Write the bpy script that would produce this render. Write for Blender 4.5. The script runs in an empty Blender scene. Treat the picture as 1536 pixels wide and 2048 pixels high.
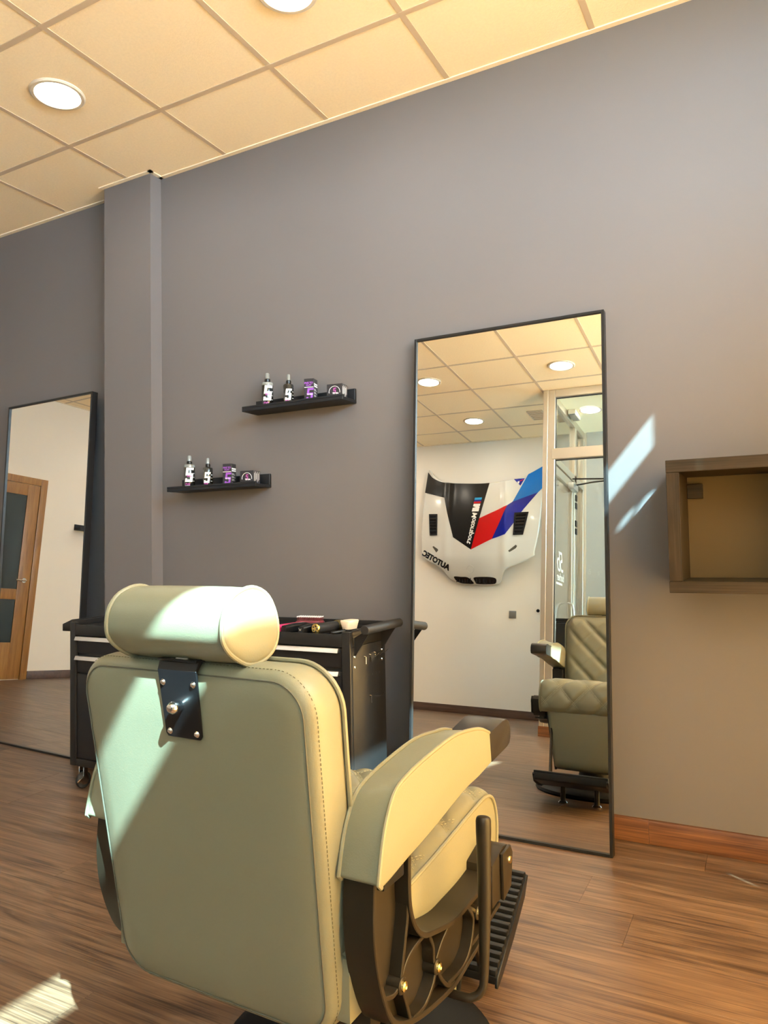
import bpy, bmesh, math, random
from mathutils import Vector, Matrix
random.seed(7)
PI = math.pi
scene = bpy.context.scene
COL = scene.collection

# ------------------------------------------------------------------ camera
YAW, PITCH, ROLL, FPX = -0.4881, 0.0439, -0.0183, 1458.73
CAM = Vector((2.3369, -2.8000, 1.0928))
cy, sy, cp, sp = math.cos(YAW), math.sin(YAW), math.cos(PITCH), math.sin(PITCH)
fw = Vector((sy*cp, cy*cp, sp)); rt = Vector((cy, -sy, 0)); up = rt.cross(fw)
cr, sr = math.cos(ROLL), math.sin(ROLL)
r2 = cr*rt + sr*up; u2 = -sr*rt + cr*up
cd = bpy.data.cameras.new('camera'); cam = bpy.data.objects.new('camera', cd); COL.objects.link(cam)
cd.sensor_fit = 'VERTICAL'; cd.sensor_height = 36.0; cd.lens = FPX/2048*36.0
cd.clip_start = 0.05; cd.clip_end = 200
M = Matrix((r2, u2, -fw)).transposed().to_4x4(); M.translation = CAM
cam.matrix_world = M
scene.camera = cam

# ------------------------------------------------------------------ world, sun, exposure
w = bpy.data.worlds.new('sky'); scene.world = w; w.use_nodes = True
nt = w.node_tree; bg = nt.nodes['Background']
bg.inputs['Color'].default_value = (0.55, 0.80, 1.0, 1); bg.inputs['Strength'].default_value = 44.0
SUND = Vector((-1.0, 0.68, -1.2)).normalized()
sl = bpy.data.lights.new('sun', 'SUN'); sl.energy = 44.0; sl.angle = 0.009; sl.color = (0.50, 0.89, 1.0)
so = bpy.data.objects.new('sun', sl); COL.objects.link(so)
so.rotation_euler = SUND.to_track_quat('-Z', 'Y').to_euler(); so.location = (8, -6, 8)
scene.view_settings.view_transform = 'Standard'; scene.view_settings.look = 'None'
scene.view_settings.exposure = 0.20; scene.view_settings.gamma = 1.0
scene.view_settings.use_curve_mapping = False
LAMP = 72.0

# ------------------------------------------------------------------ materials
def nodes(name):
    m = bpy.data.materials.new(name); m.use_nodes = True
    return m, m.node_tree, m.node_tree.nodes['Principled BSDF']
def setin(b, **k):
    for n, v in k.items():
        n = n.replace('_', ' ')
        if n in b.inputs: b.inputs[n].default_value = v
def mat(name, col, rough=0.5, metal=0.0, bump=0.0, bscale=200.0, var=0.0, vscale=3.0, spec=0.5, coat=0.0):
    m, t, b = nodes(name)
    setin(b, Base_Color=(*col, 1), Roughness=rough, Metallic=metal, Specular_IOR_Level=spec, Coat_Weight=coat, Coat_Roughness=0.06)
    tc = t.nodes.new('ShaderNodeTexCoord')
    if bump:
        n = t.nodes.new('ShaderNodeTexNoise'); n.inputs['Scale'].default_value = bscale; n.inputs['Detail'].default_value = 4
        t.links.new(tc.outputs['Object'], n.inputs['Vector'])
        bp = t.nodes.new('ShaderNodeBump'); bp.inputs['Strength'].default_value = bump; bp.inputs['Distance'].default_value = 0.002
        t.links.new(n.outputs['Fac'], bp.inputs['Height']); t.links.new(bp.outputs['Normal'], b.inputs['Normal'])
    if var:
        n = t.nodes.new('ShaderNodeTexNoise'); n.inputs['Scale'].default_value = vscale; n.inputs['Detail'].default_value = 5
        t.links.new(tc.outputs['Object'], n.inputs['Vector'])
        rp = t.nodes.new('ShaderNodeValToRGB')
        rp.color_ramp.elements[0].position = 0.3; rp.color_ramp.elements[1].position = 0.7
        rp.color_ramp.elements[0].color = (*[c*(1-var) for c in col], 1); rp.color_ramp.elements[1].color = (*[min(1, c*(1+var)) for c in col], 1)
        t.links.new(n.outputs['Fac'], rp.inputs['Fac']); t.links.new(rp.outputs['Color'], b.inputs['Base Color'])
    return m
def emis(name, col, st):
    m, t, b = nodes(name)
    setin(b, Base_Color=(*col, 1), Emission_Color=(*col, 1), Emission_Strength=st)
    return m
def wood(name, dark, mid, light, rough=0.4, axis=0, fine=38.0, coat=0.0, spread=0.25, bump=0.12, spec=0.5):
    """grain running along the object's local axis; every piece takes its own offset and tone"""
    m, t, b = nodes(name)
    N, L = t.nodes, t.links
    tc = N.new('ShaderNodeTexCoord'); oi = N.new('ShaderNodeObjectInfo')
    add = N.new('ShaderNodeVectorMath'); add.operation = 'MULTIPLY_ADD'
    L.new(oi.outputs['Random'], add.inputs[0]); add.inputs[1].default_value = (37, 53, 71); L.new(tc.outputs['Object'], add.inputs[2])
    def noise(sc_long, sc_cross, detail, dist):
        mp = N.new('ShaderNodeMapping')
        s = [sc_cross]*3; s[axis] = sc_long
        mp.inputs['Scale'].default_value = s; L.new(add.outputs[0], mp.inputs['Vector'])
        n = N.new('ShaderNodeTexNoise'); n.inputs['Scale'].default_value = 1; n.inputs['Detail'].default_value = detail; n.inputs['Distortion'].default_value = dist
        L.new(mp.outputs[0], n.inputs['Vector']); return n
    n1 = noise(1.5, 15, 6, 2.2); n2 = noise(3.0, fine*6.5, 4, 0.6)
    mx = N.new('ShaderNodeMix'); mx.data_type = 'FLOAT'; mx.inputs['Factor'].default_value = 0.50
    L.new(n1.outputs['Fac'], mx.inputs['A']); L.new(n2.outputs['Fac'], mx.inputs['B'])
    rp = N.new('ShaderNodeValToRGB'); e = rp.color_ramp.elements
    e[0].position = 0.36; e[0].color = (*dark, 1); e[1].position = 0.64; e[1].color = (*light, 1)
    k = e.new(0.5); k.color = (*mid, 1)
    L.new(mx.outputs['Result'], rp.inputs['Fac'])
    hsv = N.new('ShaderNodeHueSaturation')
    ma = N.new('ShaderNodeMath'); ma.operation = 'MULTIPLY_ADD'; ma.inputs[1].default_value = spread; ma.inputs[2].default_value = 1-spread/2
    L.new(oi.outputs['Random'], ma.inputs[0]); L.new(ma.outputs[0], hsv.inputs['Value']); L.new(rp.outputs['Color'], hsv.inputs['Color'])
    L.new(hsv.outputs['Color'], b.inputs['Base Color'])
    bp = N.new('ShaderNodeBump'); bp.inputs['Strength'].default_value = bump; bp.inputs['Distance'].default_value = 0.001
    L.new(n2.outputs['Fac'], bp.inputs['Height']); L.new(bp.outputs['Normal'], b.inputs['Normal'])
    setin(b, Roughness=rough, Coat_Weight=coat, Coat_Roughness=0.25, Specular_IOR_Level=spec)
    return m
def glass(name, tint=(0.965, 0.98, 0.965), gl=0.07):
    m, t, b = nodes(name); N, L = t.nodes, t.links
    N.remove(b); out = N['Material Output']
    tr = N.new('ShaderNodeBsdfTransparent'); tr.inputs['Color'].default_value = (*tint, 1)
    g = N.new('ShaderNodeBsdfGlossy'); g.inputs['Roughness'].default_value = 0.01
    lw = N.new('ShaderNodeLayerWeight'); lw.inputs['Blend'].default_value = 0.5
    pw = N.new('ShaderNodeMath'); pw.operation = 'POWER'; pw.inputs[1].default_value = 4.0; L.new(lw.outputs['Facing'], pw.inputs[0])
    fr = N.new('ShaderNodeMath'); fr.operation = 'MULTIPLY_ADD'; fr.inputs[1].default_value = 0.85; fr.inputs[2].default_value = 0.035; L.new(pw.outputs[0], fr.inputs[0])
    mx = N.new('ShaderNodeMixShader'); L.new(fr.outputs[0], mx.inputs[0]); L.new(tr.outputs[0], mx.inputs[1]); L.new(g.outputs[0], mx.inputs[2])
    L.new(mx.outputs[0], out.inputs['Surface']); return m
def film(name, col, dcol=(0.6, 0.5, 0.35), f=0.75):
    m, t, b = nodes(name); N, L = t.nodes, t.links
    N.remove(b); out = N['Material Output']
    tr = N.new('ShaderNodeBsdfTranslucent'); tr.inputs['Color'].default_value = (*col, 1)
    d = N.new('ShaderNodeBsdfDiffuse'); d.inputs['Color'].default_value = (*dcol, 1)
    mx = N.new('ShaderNodeMixShader'); mx.inputs[0].default_value = f
    L.new(d.outputs[0], mx.inputs[1]); L.new(tr.outputs[0], mx.inputs[2]); L.new(mx.outputs[0], out.inputs['Surface']); return m

m_wall = mat('taupe_wall_paint', (0.142, 0.127, 0.123), 0.62, bump=0.05, bscale=260, var=0.02, vscale=1.3, spec=0.3)
m_white = mat('white_wall_paint', (0.84, 0.81, 0.755), 0.6, bump=0.05, bscale=260)
m_vest = mat('grey_entrance_paint', (0.40, 0.41, 0.40), 0.55)
m_vceil = mat('cream_entrance_ceiling', (0.95, 0.89, 0.66), 0.7)
m_tile = mat('ceiling_tile_mineral', (0.95, 0.79, 0.545), 0.9, bump=0.5, bscale=160, var=0.03, vscale=90)  # warm light put into the base colour of white-cream tiles
m_runner = mat('ceiling_runner_metal', (0.58, 0.455, 0.32), 0.5)
m_angle = mat('ceiling_angle_metal', (0.86, 0.73, 0.55), 0.5)
m_floor = wood('walnut_laminate', (0.050, 0.026, 0.015), (0.138, 0.076, 0.042), (0.230, 0.140, 0.080), 0.38, 0, 34, spread=0.22)
m_gap = mat('plank_joint_dark', (0.085, 0.048, 0.028), 0.8)
m_base = wood('oak_skirting', (0.060, 0.019, 0.005), (0.125, 0.045, 0.013), (0.190, 0.078, 0.024), 0.45, 0, 40, spread=0.15)
m_bdark = wood('dark_skirting', (0.05, 0.025, 0.017), (0.085, 0.042, 0.028), (0.12, 0.06, 0.04), 0.45, 0, 40, spread=0.1)
m_door = wood('honey_oak_door', (0.19, 0.072, 0.012), (0.27, 0.112, 0.022), (0.34, 0.155, 0.036), 0.4, 2, 30, spread=0.1)
m_box = wood('dark_walnut_box', (0.014, 0.009, 0.005), (0.026, 0.0175, 0.009), (0.040, 0.027, 0.015), 0.5, 0, 34, spread=0.2, spec=0.2)
m_leather = mat('sage_leather', (0.200, 0.184, 0.117), 0.42, bump=0.10, bscale=420, spec=0.4)
m_thread = mat('olive_seam_thread', (0.12, 0.105, 0.06), 0.8)
m_seam = mat('seam_shadow_thread', (0.10, 0.09, 0.06), 0.8)
m_stitch = mat('sage_stitch_thread', (0.42, 0.38, 0.25), 0.7)
m_cast = mat('bronze_black_casting', (0.020, 0.0145, 0.0085), 0.40, metal=0.0, spec=0.28)
m_black = mat('black_satin_metal', (0.010, 0.010, 0.011), 0.38, spec=0.25)
m_blackp = mat('black_plastic', (0.008, 0.008, 0.009), 0.28, spec=0.3)
m_cart = mat('black_powder_coat', (0.014, 0.013, 0.013), 0.40, bump=0.03, bscale=500, spec=0.28)
m_cartin = mat('dark_grey_drawer_steel', (0.014, 0.013, 0.014), 0.4, spec=0.25)
m_alu = mat('brushed_aluminium', (0.72, 0.73, 0.74), 0.32, metal=1.0)
m_chrome = mat('chrome', (0.85, 0.85, 0.85), 0.12, metal=1.0)
m_brass = mat('brass_bolt', (0.85, 0.66, 0.28), 0.25, metal=1.0)
m_gold = mat('polished_gold', (0.95, 0.70, 0.22), 0.2, metal=1.0)
m_mirror = mat('mirror_silver', (0.93, 0.925, 0.90), 0.0, metal=1.0)
m_frame = mat('mirror_black_frame', (0.013, 0.0125, 0.013), 0.36, spec=0.25)
m_shelf = mat('black_shelf_lacquer', (0.010, 0.011, 0.014), 0.45, spec=0.25)
m_lampring = mat('downlight_ring', (0.66, 0.58, 0.47), 0.45)
m_lamp = emis('downlight_diffuser', (1.0, 0.90, 0.76), LAMP)
m_hood = mat('white_car_paint', (0.70, 0.71, 0.69), 0.18, coat=1.0)
m_hblack = mat('black_vinyl', (0.008, 0.008, 0.009), 0.22)
m_hred = mat('red_vinyl', (0.52, 0.004, 0.004), 0.22)
m_hblue = mat('dark_blue_vinyl', (0.004, 0.010, 0.25), 0.22)
m_hlblue = mat('light_blue_vinyl', (0.0, 0.15, 0.52), 0.22)
m_cyan = mat('cyan_vinyl', (0.02, 0.34, 0.70), 0.25)
m_print = mat('white_print', (0.85, 0.86, 0.86), 0.4)
m_purple = mat('purple_print', (0.30, 0.08, 0.52), 0.4)
m_magenta = mat('magenta_print', (0.45, 0.08, 0.36), 0.4)
m_carton = mat('black_carton', (0.018, 0.018, 0.022), 0.35)
m_bottle = mat('black_bottle_plastic', (0.012, 0.013, 0.014), 0.16, coat=0.5)
m_clear = mat('clear_grey_plastic', (0.20, 0.215, 0.215), 0.08, spec=0.9)
m_champ = mat('champagne_aluminium', (0.62, 0.56, 0.46), 0.34, metal=0.75)
m_gasket = mat('black_gasket', (0.02, 0.02, 0.018), 0.6)
m_glass = glass('clear_glass')
m_dglass = mat('dark_door_glass', (0.030, 0.033, 0.032), 0.08, spec=0.6)
m_film = film('amber_glow_film', (0.78, 0.330, 0.094))
m_frost = film('frosted_entrance_film', (0.26, 0.26, 0.25), (0.7, 0.75, 0.75), 0.7)
m_grey = mat('grey_switch_plastic', (0.20, 0.20, 0.20), 0.4)
m_red = mat('dark_red_plastic', (0.16, 0.02, 0.03), 0.3)
m_pink = mat('pink_plastic', (0.80, 0.03, 0.16), 0.4)
m_bristle = mat('blonde_bristles', (0.85, 0.68, 0.50), 0.8, bump=0.6, bscale=300)
m_rubber = mat('black_rubber', (0.02, 0.02, 0.02), 0.6)
m_grip = mat('matt_black_grip', (0.022, 0.021, 0.021), 0.5, spec=0.3)
m_pave = mat('pavement', (0.27, 0.185, 0.10), 0.9, var=0.1, vscale=4)
m_pad = mat('dark_brown_arm_tip', (0.022, 0.018, 0.015), 0.3, spec=0.4)

# ------------------------------------------------------------------ mesh helpers
ORG = {}
class B:
    def __init__(s): s.v = []; s.f = []
    def add(s, vs, fs):
        o = len(s.v); s.v += [tuple(v) for v in vs]; s.f += [tuple(i+o for i in f) for f in fs]; return s
    def box(s, x0, x1, y0, y1, z0, z1):
        return s.add([(x0,y0,z0),(x1,y0,z0),(x1,y1,z0),(x0,y1,z0),(x0,y0,z1),(x1,y0,z1),(x1,y1,z1),(x0,y1,z1)],
                     [(0,3,2,1),(4,5,6,7),(0,1,5,4),(1,2,6,5),(2,3,7,6),(3,0,4,7)])
    def prism(s, poly, t0, t1, axis=0):
        """2-D polygon extruded along axis: 0 -> (t,p,q), 1 -> (p,t,q), 2 -> (p,q,t)"""
        def m(p, t):
            return (t, p[0], p[1]) if axis == 0 else ((p[0], t, p[1]) if axis == 1 else (p[0], p[1], t))
        n = len(poly)
        vs = [m(p, t0) for p in poly] + [m(p, t1) for p in poly]
        return s.add(vs, [tuple(range(n))[::-1], tuple(range(n, 2*n))] + [(i, (i+1) % n, n+(i+1) % n, n+i) for i in range(n)])
    def tube(s, path, r, seg=8, closed=False, flat=None):
        P = [Vector(p) for p in path]; n = len(P)
        R = r if isinstance(r, (list, tuple)) else [r]*n
        prev = None; rings = []
        for i in range(n):
            a = P[i-1] if (i or closed) else P[i]; b = P[(i+1) % n] if (i < n-1 or closed) else P[i]
            t = (b-a).normalized()
            if prev is None:
                ref = Vector((0,0,1)) if abs(t.z) < 0.9 else Vector((1,0,0))
                nn = (ref - t*ref.dot(t)).normalized()
            else: nn = (prev - t*prev.dot(t)).normalized()
            prev = nn; bb = t.cross(nn)
            rings.append([P[i] + (nn*math.cos(2*PI*k/seg) + bb*math.sin(2*PI*k/seg))*R[i] for k in range(seg)])
        vs = [v for rg in rings for v in rg]; fs = []
        for i in range(n if closed else n-1):
            j = (i+1) % n
            for k in range(seg): fs.append((i*seg+k, i*seg+(k+1) % seg, j*seg+(k+1) % seg, j*seg+k))
        if not closed: fs += [tuple(range(seg))[::-1], tuple((n-1)*seg+k for k in range(seg))]
        return s.add(vs, fs)
    def lathe(s, prof, c=(0,0,0), seg=32, axis=2):
        """profile of (radius, height) turned about an axis through c; radius 0 closes"""
        vs = []; idx = []
        for r, h in prof:
            if r <= 1e-7:
                idx.append([len(vs)]); vs.append((0, 0, h))
            else:
                idx.append(list(range(len(vs), len(vs)+seg)))
                vs += [(r*math.cos(2*PI*k/seg), r*math.sin(2*PI*k/seg), h) for k in range(seg)]
        fs = []
        for a, b in zip(idx, idx[1:]):
            for k in range(seg):
                k2 = (k+1) % seg
                if len(a) == 1 and len(b) == 1: continue
                if len(a) == 1: fs.append((a[0], b[k], b[k2]))
                elif len(b) == 1: fs.append((a[k], a[k2], b[0]))
                else: fs.append((a[k], a[k2], b[k2], b[k]))
        def m(v):
            x, y, z = v
            if axis == 0: x, y, z = z, x, y
            elif axis == 1: x, y, z = y, z, x
            return (x+c[0], y+c[1], z+c[2])
        return s.add([m(v) for v in vs], fs)
    def grid(s, fn, nu, nv, closeu=False):
        vs = [fn(i/(nu-(0 if closeu else 1)), j/(nv-1)) for j in range(nv) for i in range(nu)]
        fs = []
        for j in range(nv-1):
            for i in range(nu if closeu else nu-1):
                i2 = (i+1) % nu
                fs.append((j*nu+i, j*nu+i2, (j+1)*nu+i2, (j+1)*nu+i))
        return s.add(vs, fs)
    def loops(s, rings, cap0=True, cap1=True):
        n = len(rings[0]); vs = [v for r in rings for v in r]; fs = []
        for j in range(len(rings)-1):
            for i in range(n): fs.append((j*n+i, j*n+(i+1) % n, (j+1)*n+(i+1) % n, (j+1)*n+i))
        if cap0: fs.append(tuple(range(n))[::-1])
        if cap1: fs.append(tuple((len(rings)-1)*n+i for i in range(n)))
        return s.add(vs, fs)
    def map(s, fn): s.v = [tuple(fn(v)) for v in s.v]; return s
    def build(s, name, m, parent=None, bevel=0.0, seg=2, smooth=True, ang=35, recalc=True):
        o = ORG.get(parent.name, Vector((0,0,0))) if parent else Vector((0,0,0))
        bm = bmesh.new()
        bv = [bm.verts.new(Vector(v)-o) for v in s.v]
        for f in s.f:
            try: bm.faces.new([bv[i] for i in f])
            except ValueError: pass
        bmesh.ops.remove_doubles(bm, verts=bm.verts, dist=1e-6)
        if recalc: bmesh.ops.recalc_face_normals(bm, faces=bm.faces)
        if bevel:
            es = [e for e in bm.edges if len(e.link_faces) == 2 and e.calc_face_angle(0) > math.radians(28)]
            bmesh.ops.bevel(bm, geom=es, offset=bevel, segments=seg, profile=0.6, affect='EDGES', clamp_overlap=True)
        me = bpy.data.meshes.new(name); bm.to_mesh(me); bm.free()
        if smooth:
            me.polygons.foreach_set('use_smooth', [True]*len(me.polygons)); me.set_sharp_from_angle(angle=math.radians(ang))
        me.materials.append(m)
        return link(name, me, parent, o)
def link(name, me, parent=None, o=None):
    ob = bpy.data.objects.new(name, me); COL.objects.link(ob)
    if parent:
        ob.parent = parent; ORG[ob.name] = o if o is not None else ORG.get(parent.name, Vector((0,0,0)))
    return ob
def tag(o, label, cat, group=None):
    o['label'] = label; o['category'] = cat
    if group: o['group'] = group
    return o
def struct(o, label=None):
    o['kind'] = 'structure'
    if label: o['label'] = label
    return o
def thing(name, label, cat, loc=(0,0,0), group=None, rot=(0,0,0), local=False):
    o = bpy.data.objects.new(name, None); COL.objects.link(o); o.location = loc; o.rotation_euler = rot
    o.empty_display_size = 0.1
    ORG[o.name] = Vector((0,0,0)) if local else Vector(loc)
    return tag(o, label, cat, group)
def sgroup(name, loc=(0,0,0), label=None):
    o = bpy.data.objects.new(name, None); COL.objects.link(o); o.location = loc; ORG[o.name] = Vector(loc)
    return struct(o, label)
def box(name, m, x0, x1, y0, y1, z0, z1, parent=None, bevel=0.0, seg=2):
    return B().box(x0, x1, y0, y1, z0, z1).build(name, m, parent, bevel, seg)
def copy_tree(src, loc=None, parent=None):
    c = src.copy(); COL.objects.link(c); c.parent = parent
    if loc is not None: c.location = loc
    for ch in list(src.children): copy_tree(ch, None, c)
    return c
def spline(pts, n=8, closed=False):
    """Catmull-Rom through points of any dimension"""
    P = [Vector(p) for p in pts]; out = []; N = len(P)
    for i in range(N if closed else N-1):
        if closed: a, b, c, d = P[i-1], P[i], P[(i+1) % N], P[(i+2) % N]
        else: a, b, c, d = P[max(i-1,0)], P[i], P[i+1], P[min(i+2,N-1)]
        for k in range(n):
            t = k/n
            out.append(0.5*((2*b)+(c-a)*t+(2*a-5*b+4*c-d)*t*t+(3*b-a-3*c+d)*t**3))
    if not closed: out.append(P[-1])
    return out
def rrect(w, h, r, n=6, cx=0, cz=0):
    out = []
    for sx, sz, a0 in ((1,1,0),(-1,1,90),(-1,-1,180),(1,-1,270)):
        for k in range(n+1):
            a = math.radians(a0+90*k/n); out.append((cx+sx*(w-r)+r*math.cos(a), cz+sz*(h-r)+r*math.sin(a)))
    return out
def text_mesh(txt, size, shear=0.0, bold=0.0, spacing=1.0):
    cu = bpy.data.curves.new('lettering', 'FONT'); cu.body = txt; cu.size = size; cu.shear = shear; cu.offset = bold; cu.space_character = spacing
    cu.resolution_u = 3
    ob = bpy.data.objects.new('lettering', cu); COL.objects.link(ob)
    dg = bpy.context.evaluated_depsgraph_get(); dg.update()
    me = bpy.data.meshes.new_from_object(ob.evaluated_get(dg))
    vs = [v.co.copy() for v in me.vertices]; fs = [tuple(p.vertices) for p in me.polygons]
    bpy.data.objects.remove(ob); bpy.data.curves.remove(cu); bpy.data.meshes.remove(me)
    return vs, fs
def lettering(name, txt, size, m, parent, fn, **k):
    """flat print: fn maps a lettering point (x, y) to 3-D"""
    vs, fs = text_mesh(txt, size, **k)
    return B().add([fn(v.x, v.y) for v in vs], fs).build(name, m, parent, smooth=False, recalc=False)

# ------------------------------------------------------------------ room shell
H = 3.0444
XL, XR, YF = -4.97, 3.05, -5.10
struct(box('wall_back', m_wall, -0.45, XR+0.06, 0.0, 0.15, -0.03, 3.3))
struct(box('wall_back_recess', m_wall, XL-0.12, -0.45, 0.035, 0.15, -0.03, 3.3))
struct(box('wall_pillar', m_wall, -0.7905, -0.4499, -0.076, 0.035, 0.0, H+0.006), 'taupe wall pillar between the two leaning mirrors')
struct(box('wall_left', m_white, XL-0.12, XL, YF-0.12, 0.035, -0.03, 3.3))
struct(box('wall_front', m_white, XL-0.12, XR+0.06, YF-0.12, YF, -0.03, 3.3))
struct(box('wall_entrance', m_vest, 0.715, XR, YF, YF+0.02, 0.0, H+0.006))
# right wall: window slot from y=-3.66 to -0.737, entrance from -5.08 to -3.78
WZ = 2.916; WJ = -0.737; WK = -3.64
wr = sgroup('wall_right', (XR, -2.5, 0))
box('wall_panel', m_wall, XR, XR+0.06, WJ, 0.0, 0, 3.3, wr)
box('wall_panel', m_wall, XR, XR+0.06, -3.80, WK, 0, 3.3, wr)
box('wall_panel', m_wall, XR, XR+0.06, WK, WJ, WZ, 3.3, wr)
box('wall_panel', m_wall, XR, XR+0.06, YF, -3.80, 2.95, 3.3, wr)
struct(box('ceiling_slab', m_white, XL-0.12, XR+0.06, YF-0.12, 0.15, 3.12, 3.3))
struct(box('ground_outside', m_pave, XR+0.06, 14, -14, 8, -0.12, -0.02))

# floor: planks along x
fl = box('floor', m_gap, XL, XR, YF, 0.035, -0.03, -0.0035); struct(fl)
PW, PL = 0.193, 1.285
full = None
def plank_mesh(x0, x1, y0, y1):
    g = 0.0004
    o = B().box(g, x1-x0-g, g, y1-y0-g, -0.0035, 0.0).build('plank', m_floor, fl, 0.0005, 1, smooth=False)
    o.location = (x0, y0, 0); return o
y = 0.035; row = 0
while y > YF+0.001:
    y0 = max(YF, y-PW); x = XL - random.choice((0.0, 0.32, 0.64, 0.96, 0.5, 0.8))
    while x < XR:
        xa, xb = max(x, XL), min(x+PL, XR)
        if xb-xa > 0.02:
            if abs((xb-xa)-PL) < 1e-6 and abs((y-y0)-PW) < 1e-6 and full:
                o = full.copy(); COL.objects.link(o); o.location = (xa, y0, 0)
            else:
                o = plank_mesh(xa, xb, y0, y)
                if abs((xb-xa)-PL) < 1e-6 and abs((y-y0)-PW) < 1e-6: full = o
        x += PL
    y -= PW; row += 1

# ceiling: runners and tiles
cl = sgroup('ceiling', (0, -2.5, H))
gx = [0.6*k for k in range(-8, 6)]; gy = [-(0.4504+0.6*k) for k in range(0, 8)]
for yy in gy:
    x1 = XR if yy > -3.72 else 0.66
    box('runner', m_runner, XL, x1, yy-0.012, yy+0.012, H, H+0.014, cl)
for xx in gx:
    y1 = YF if xx < 0.66 else -3.66
    box('cross_runner', m_runner, xx-0.0115, xx+0.0115, y1, 0.0, H+0.0006, H+0.0136, cl)
ex = [XL]+gx+[XR]; ey = [0.034]+gy+[YF]
tile = None
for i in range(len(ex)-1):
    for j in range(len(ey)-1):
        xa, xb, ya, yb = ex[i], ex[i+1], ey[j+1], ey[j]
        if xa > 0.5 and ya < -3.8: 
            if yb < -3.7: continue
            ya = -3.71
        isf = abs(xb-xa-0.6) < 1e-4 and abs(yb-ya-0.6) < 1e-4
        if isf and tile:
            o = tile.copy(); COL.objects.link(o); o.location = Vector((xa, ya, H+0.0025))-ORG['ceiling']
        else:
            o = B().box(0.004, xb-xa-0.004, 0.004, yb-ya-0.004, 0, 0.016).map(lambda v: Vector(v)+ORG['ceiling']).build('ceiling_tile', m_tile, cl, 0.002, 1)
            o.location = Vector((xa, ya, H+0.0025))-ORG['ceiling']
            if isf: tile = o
struct(box('ceiling_entrance', m_vceil, 0.66, XR, YF, -3.70, H, H+0.03))
n = 0
for (x0, x1, y0, y1) in ((-0.45, XR, -0.022, 0.0), (-0.81, -0.428, -0.098, -0.076), (-0.4499, -0.428, -0.098, 0.0), (XL, -0.79, 0.013, 0.035), (XL, XL+0.022, YF, 0.013), (XL, 0.61, YF, YF+0.022)):
    n += 1
    struct(box('trim_%d' % n, m_angle, x0, x1, y0, y1, H-0.003, H+0.004))
# lamps
def lamp(x, y, z=H):
    t = thing('downlight', 'round recessed white LED downlight set in a ceiling tile', 'ceiling light', (x, y, z), 'ceiling downlights', local=True)
    B().lathe([(0.089, -0.002), (0.093, -0.0065), (0.106, -0.006), (0.112, -0.001), (0.112, 0.004), (0.089, 0.004), (0.089, -0.002)], seg=40).build('trim_ring', m_lampring, t)
    B().lathe([(0, -0.005), (0.05, -0.005), (0.0895, -0.003), (0.0895, 0.003), (0, 0.003)], seg=40).build('diffuser', m_lamp, t)
    return t
LAMPL = {(-0.3, -0.75): 'round white LED downlight in the ceiling close to the taupe pillar', (0.9, -0.75): 'round white LED downlight in the ceiling above the hair product ledges',
         (-0.3, -4.35): 'round white LED downlight in the ceiling right above the car bonnet', (-0.3, -3.15): 'round white LED downlight one row out from the one above the bonnet',
         (0.9, -3.15): 'round white LED downlight just outside the entrance partition', (0.9, -4.35): 'round white LED downlight behind the entrance glass'}
l0 = None
for x in (-3.9, -2.7, -1.5, -0.3, 0.9, 2.1):
    for yy in (-0.75, -3.15, -4.35):
        if (x > 1 and (yy < -4 or yy > -2.5)) or (x < -1 and yy > -1): continue
        if l0 is None: q = l0 = lamp(x, yy)
        else: q = copy_tree(l0, (x, yy, H))
        q['label'] = LAMPL.get((x, yy), 'unseen round white LED downlight added to light the rest of the room')  # lamps outside the table are unseen, added to light the room

# skirtings
bb = sgroup('baseboard_back', (1.0, -0.006, 0))
def skirt(p, x0, x1):
    prof = [(0.0, 0.001), (-0.014, 0.001), (-0.014, 0.076), (-0.010, 0.0845), (-0.004, 0.0855), (0.0, 0.0855)]
    return B().prism([(a, b) for a, b in prof], x0, x1, 0).build('skirting_board', m_base, p)
skirt(bb, -0.449, 1.9075); skirt(bb, 1.9085, XR)
bd = sgroup('baseboard_front', (-2, YF, 0))
box('skirting_board', m_bdark, XL, 0.62, YF, YF+0.013, 0.001, 0.085, bd, 0.002)
bl = sgroup('baseboard_left', (XL, -3, 0))
box('skirting_board', m_bdark, XL, XL+0.013, YF+0.013, -2.165, 0.001, 0.085, bl, 0.002)
box('skirting_board', m_bdark, XL, XL+0.013, -1.18, 0.0, 0.001, 0.085, bl, 0.002)

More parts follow.
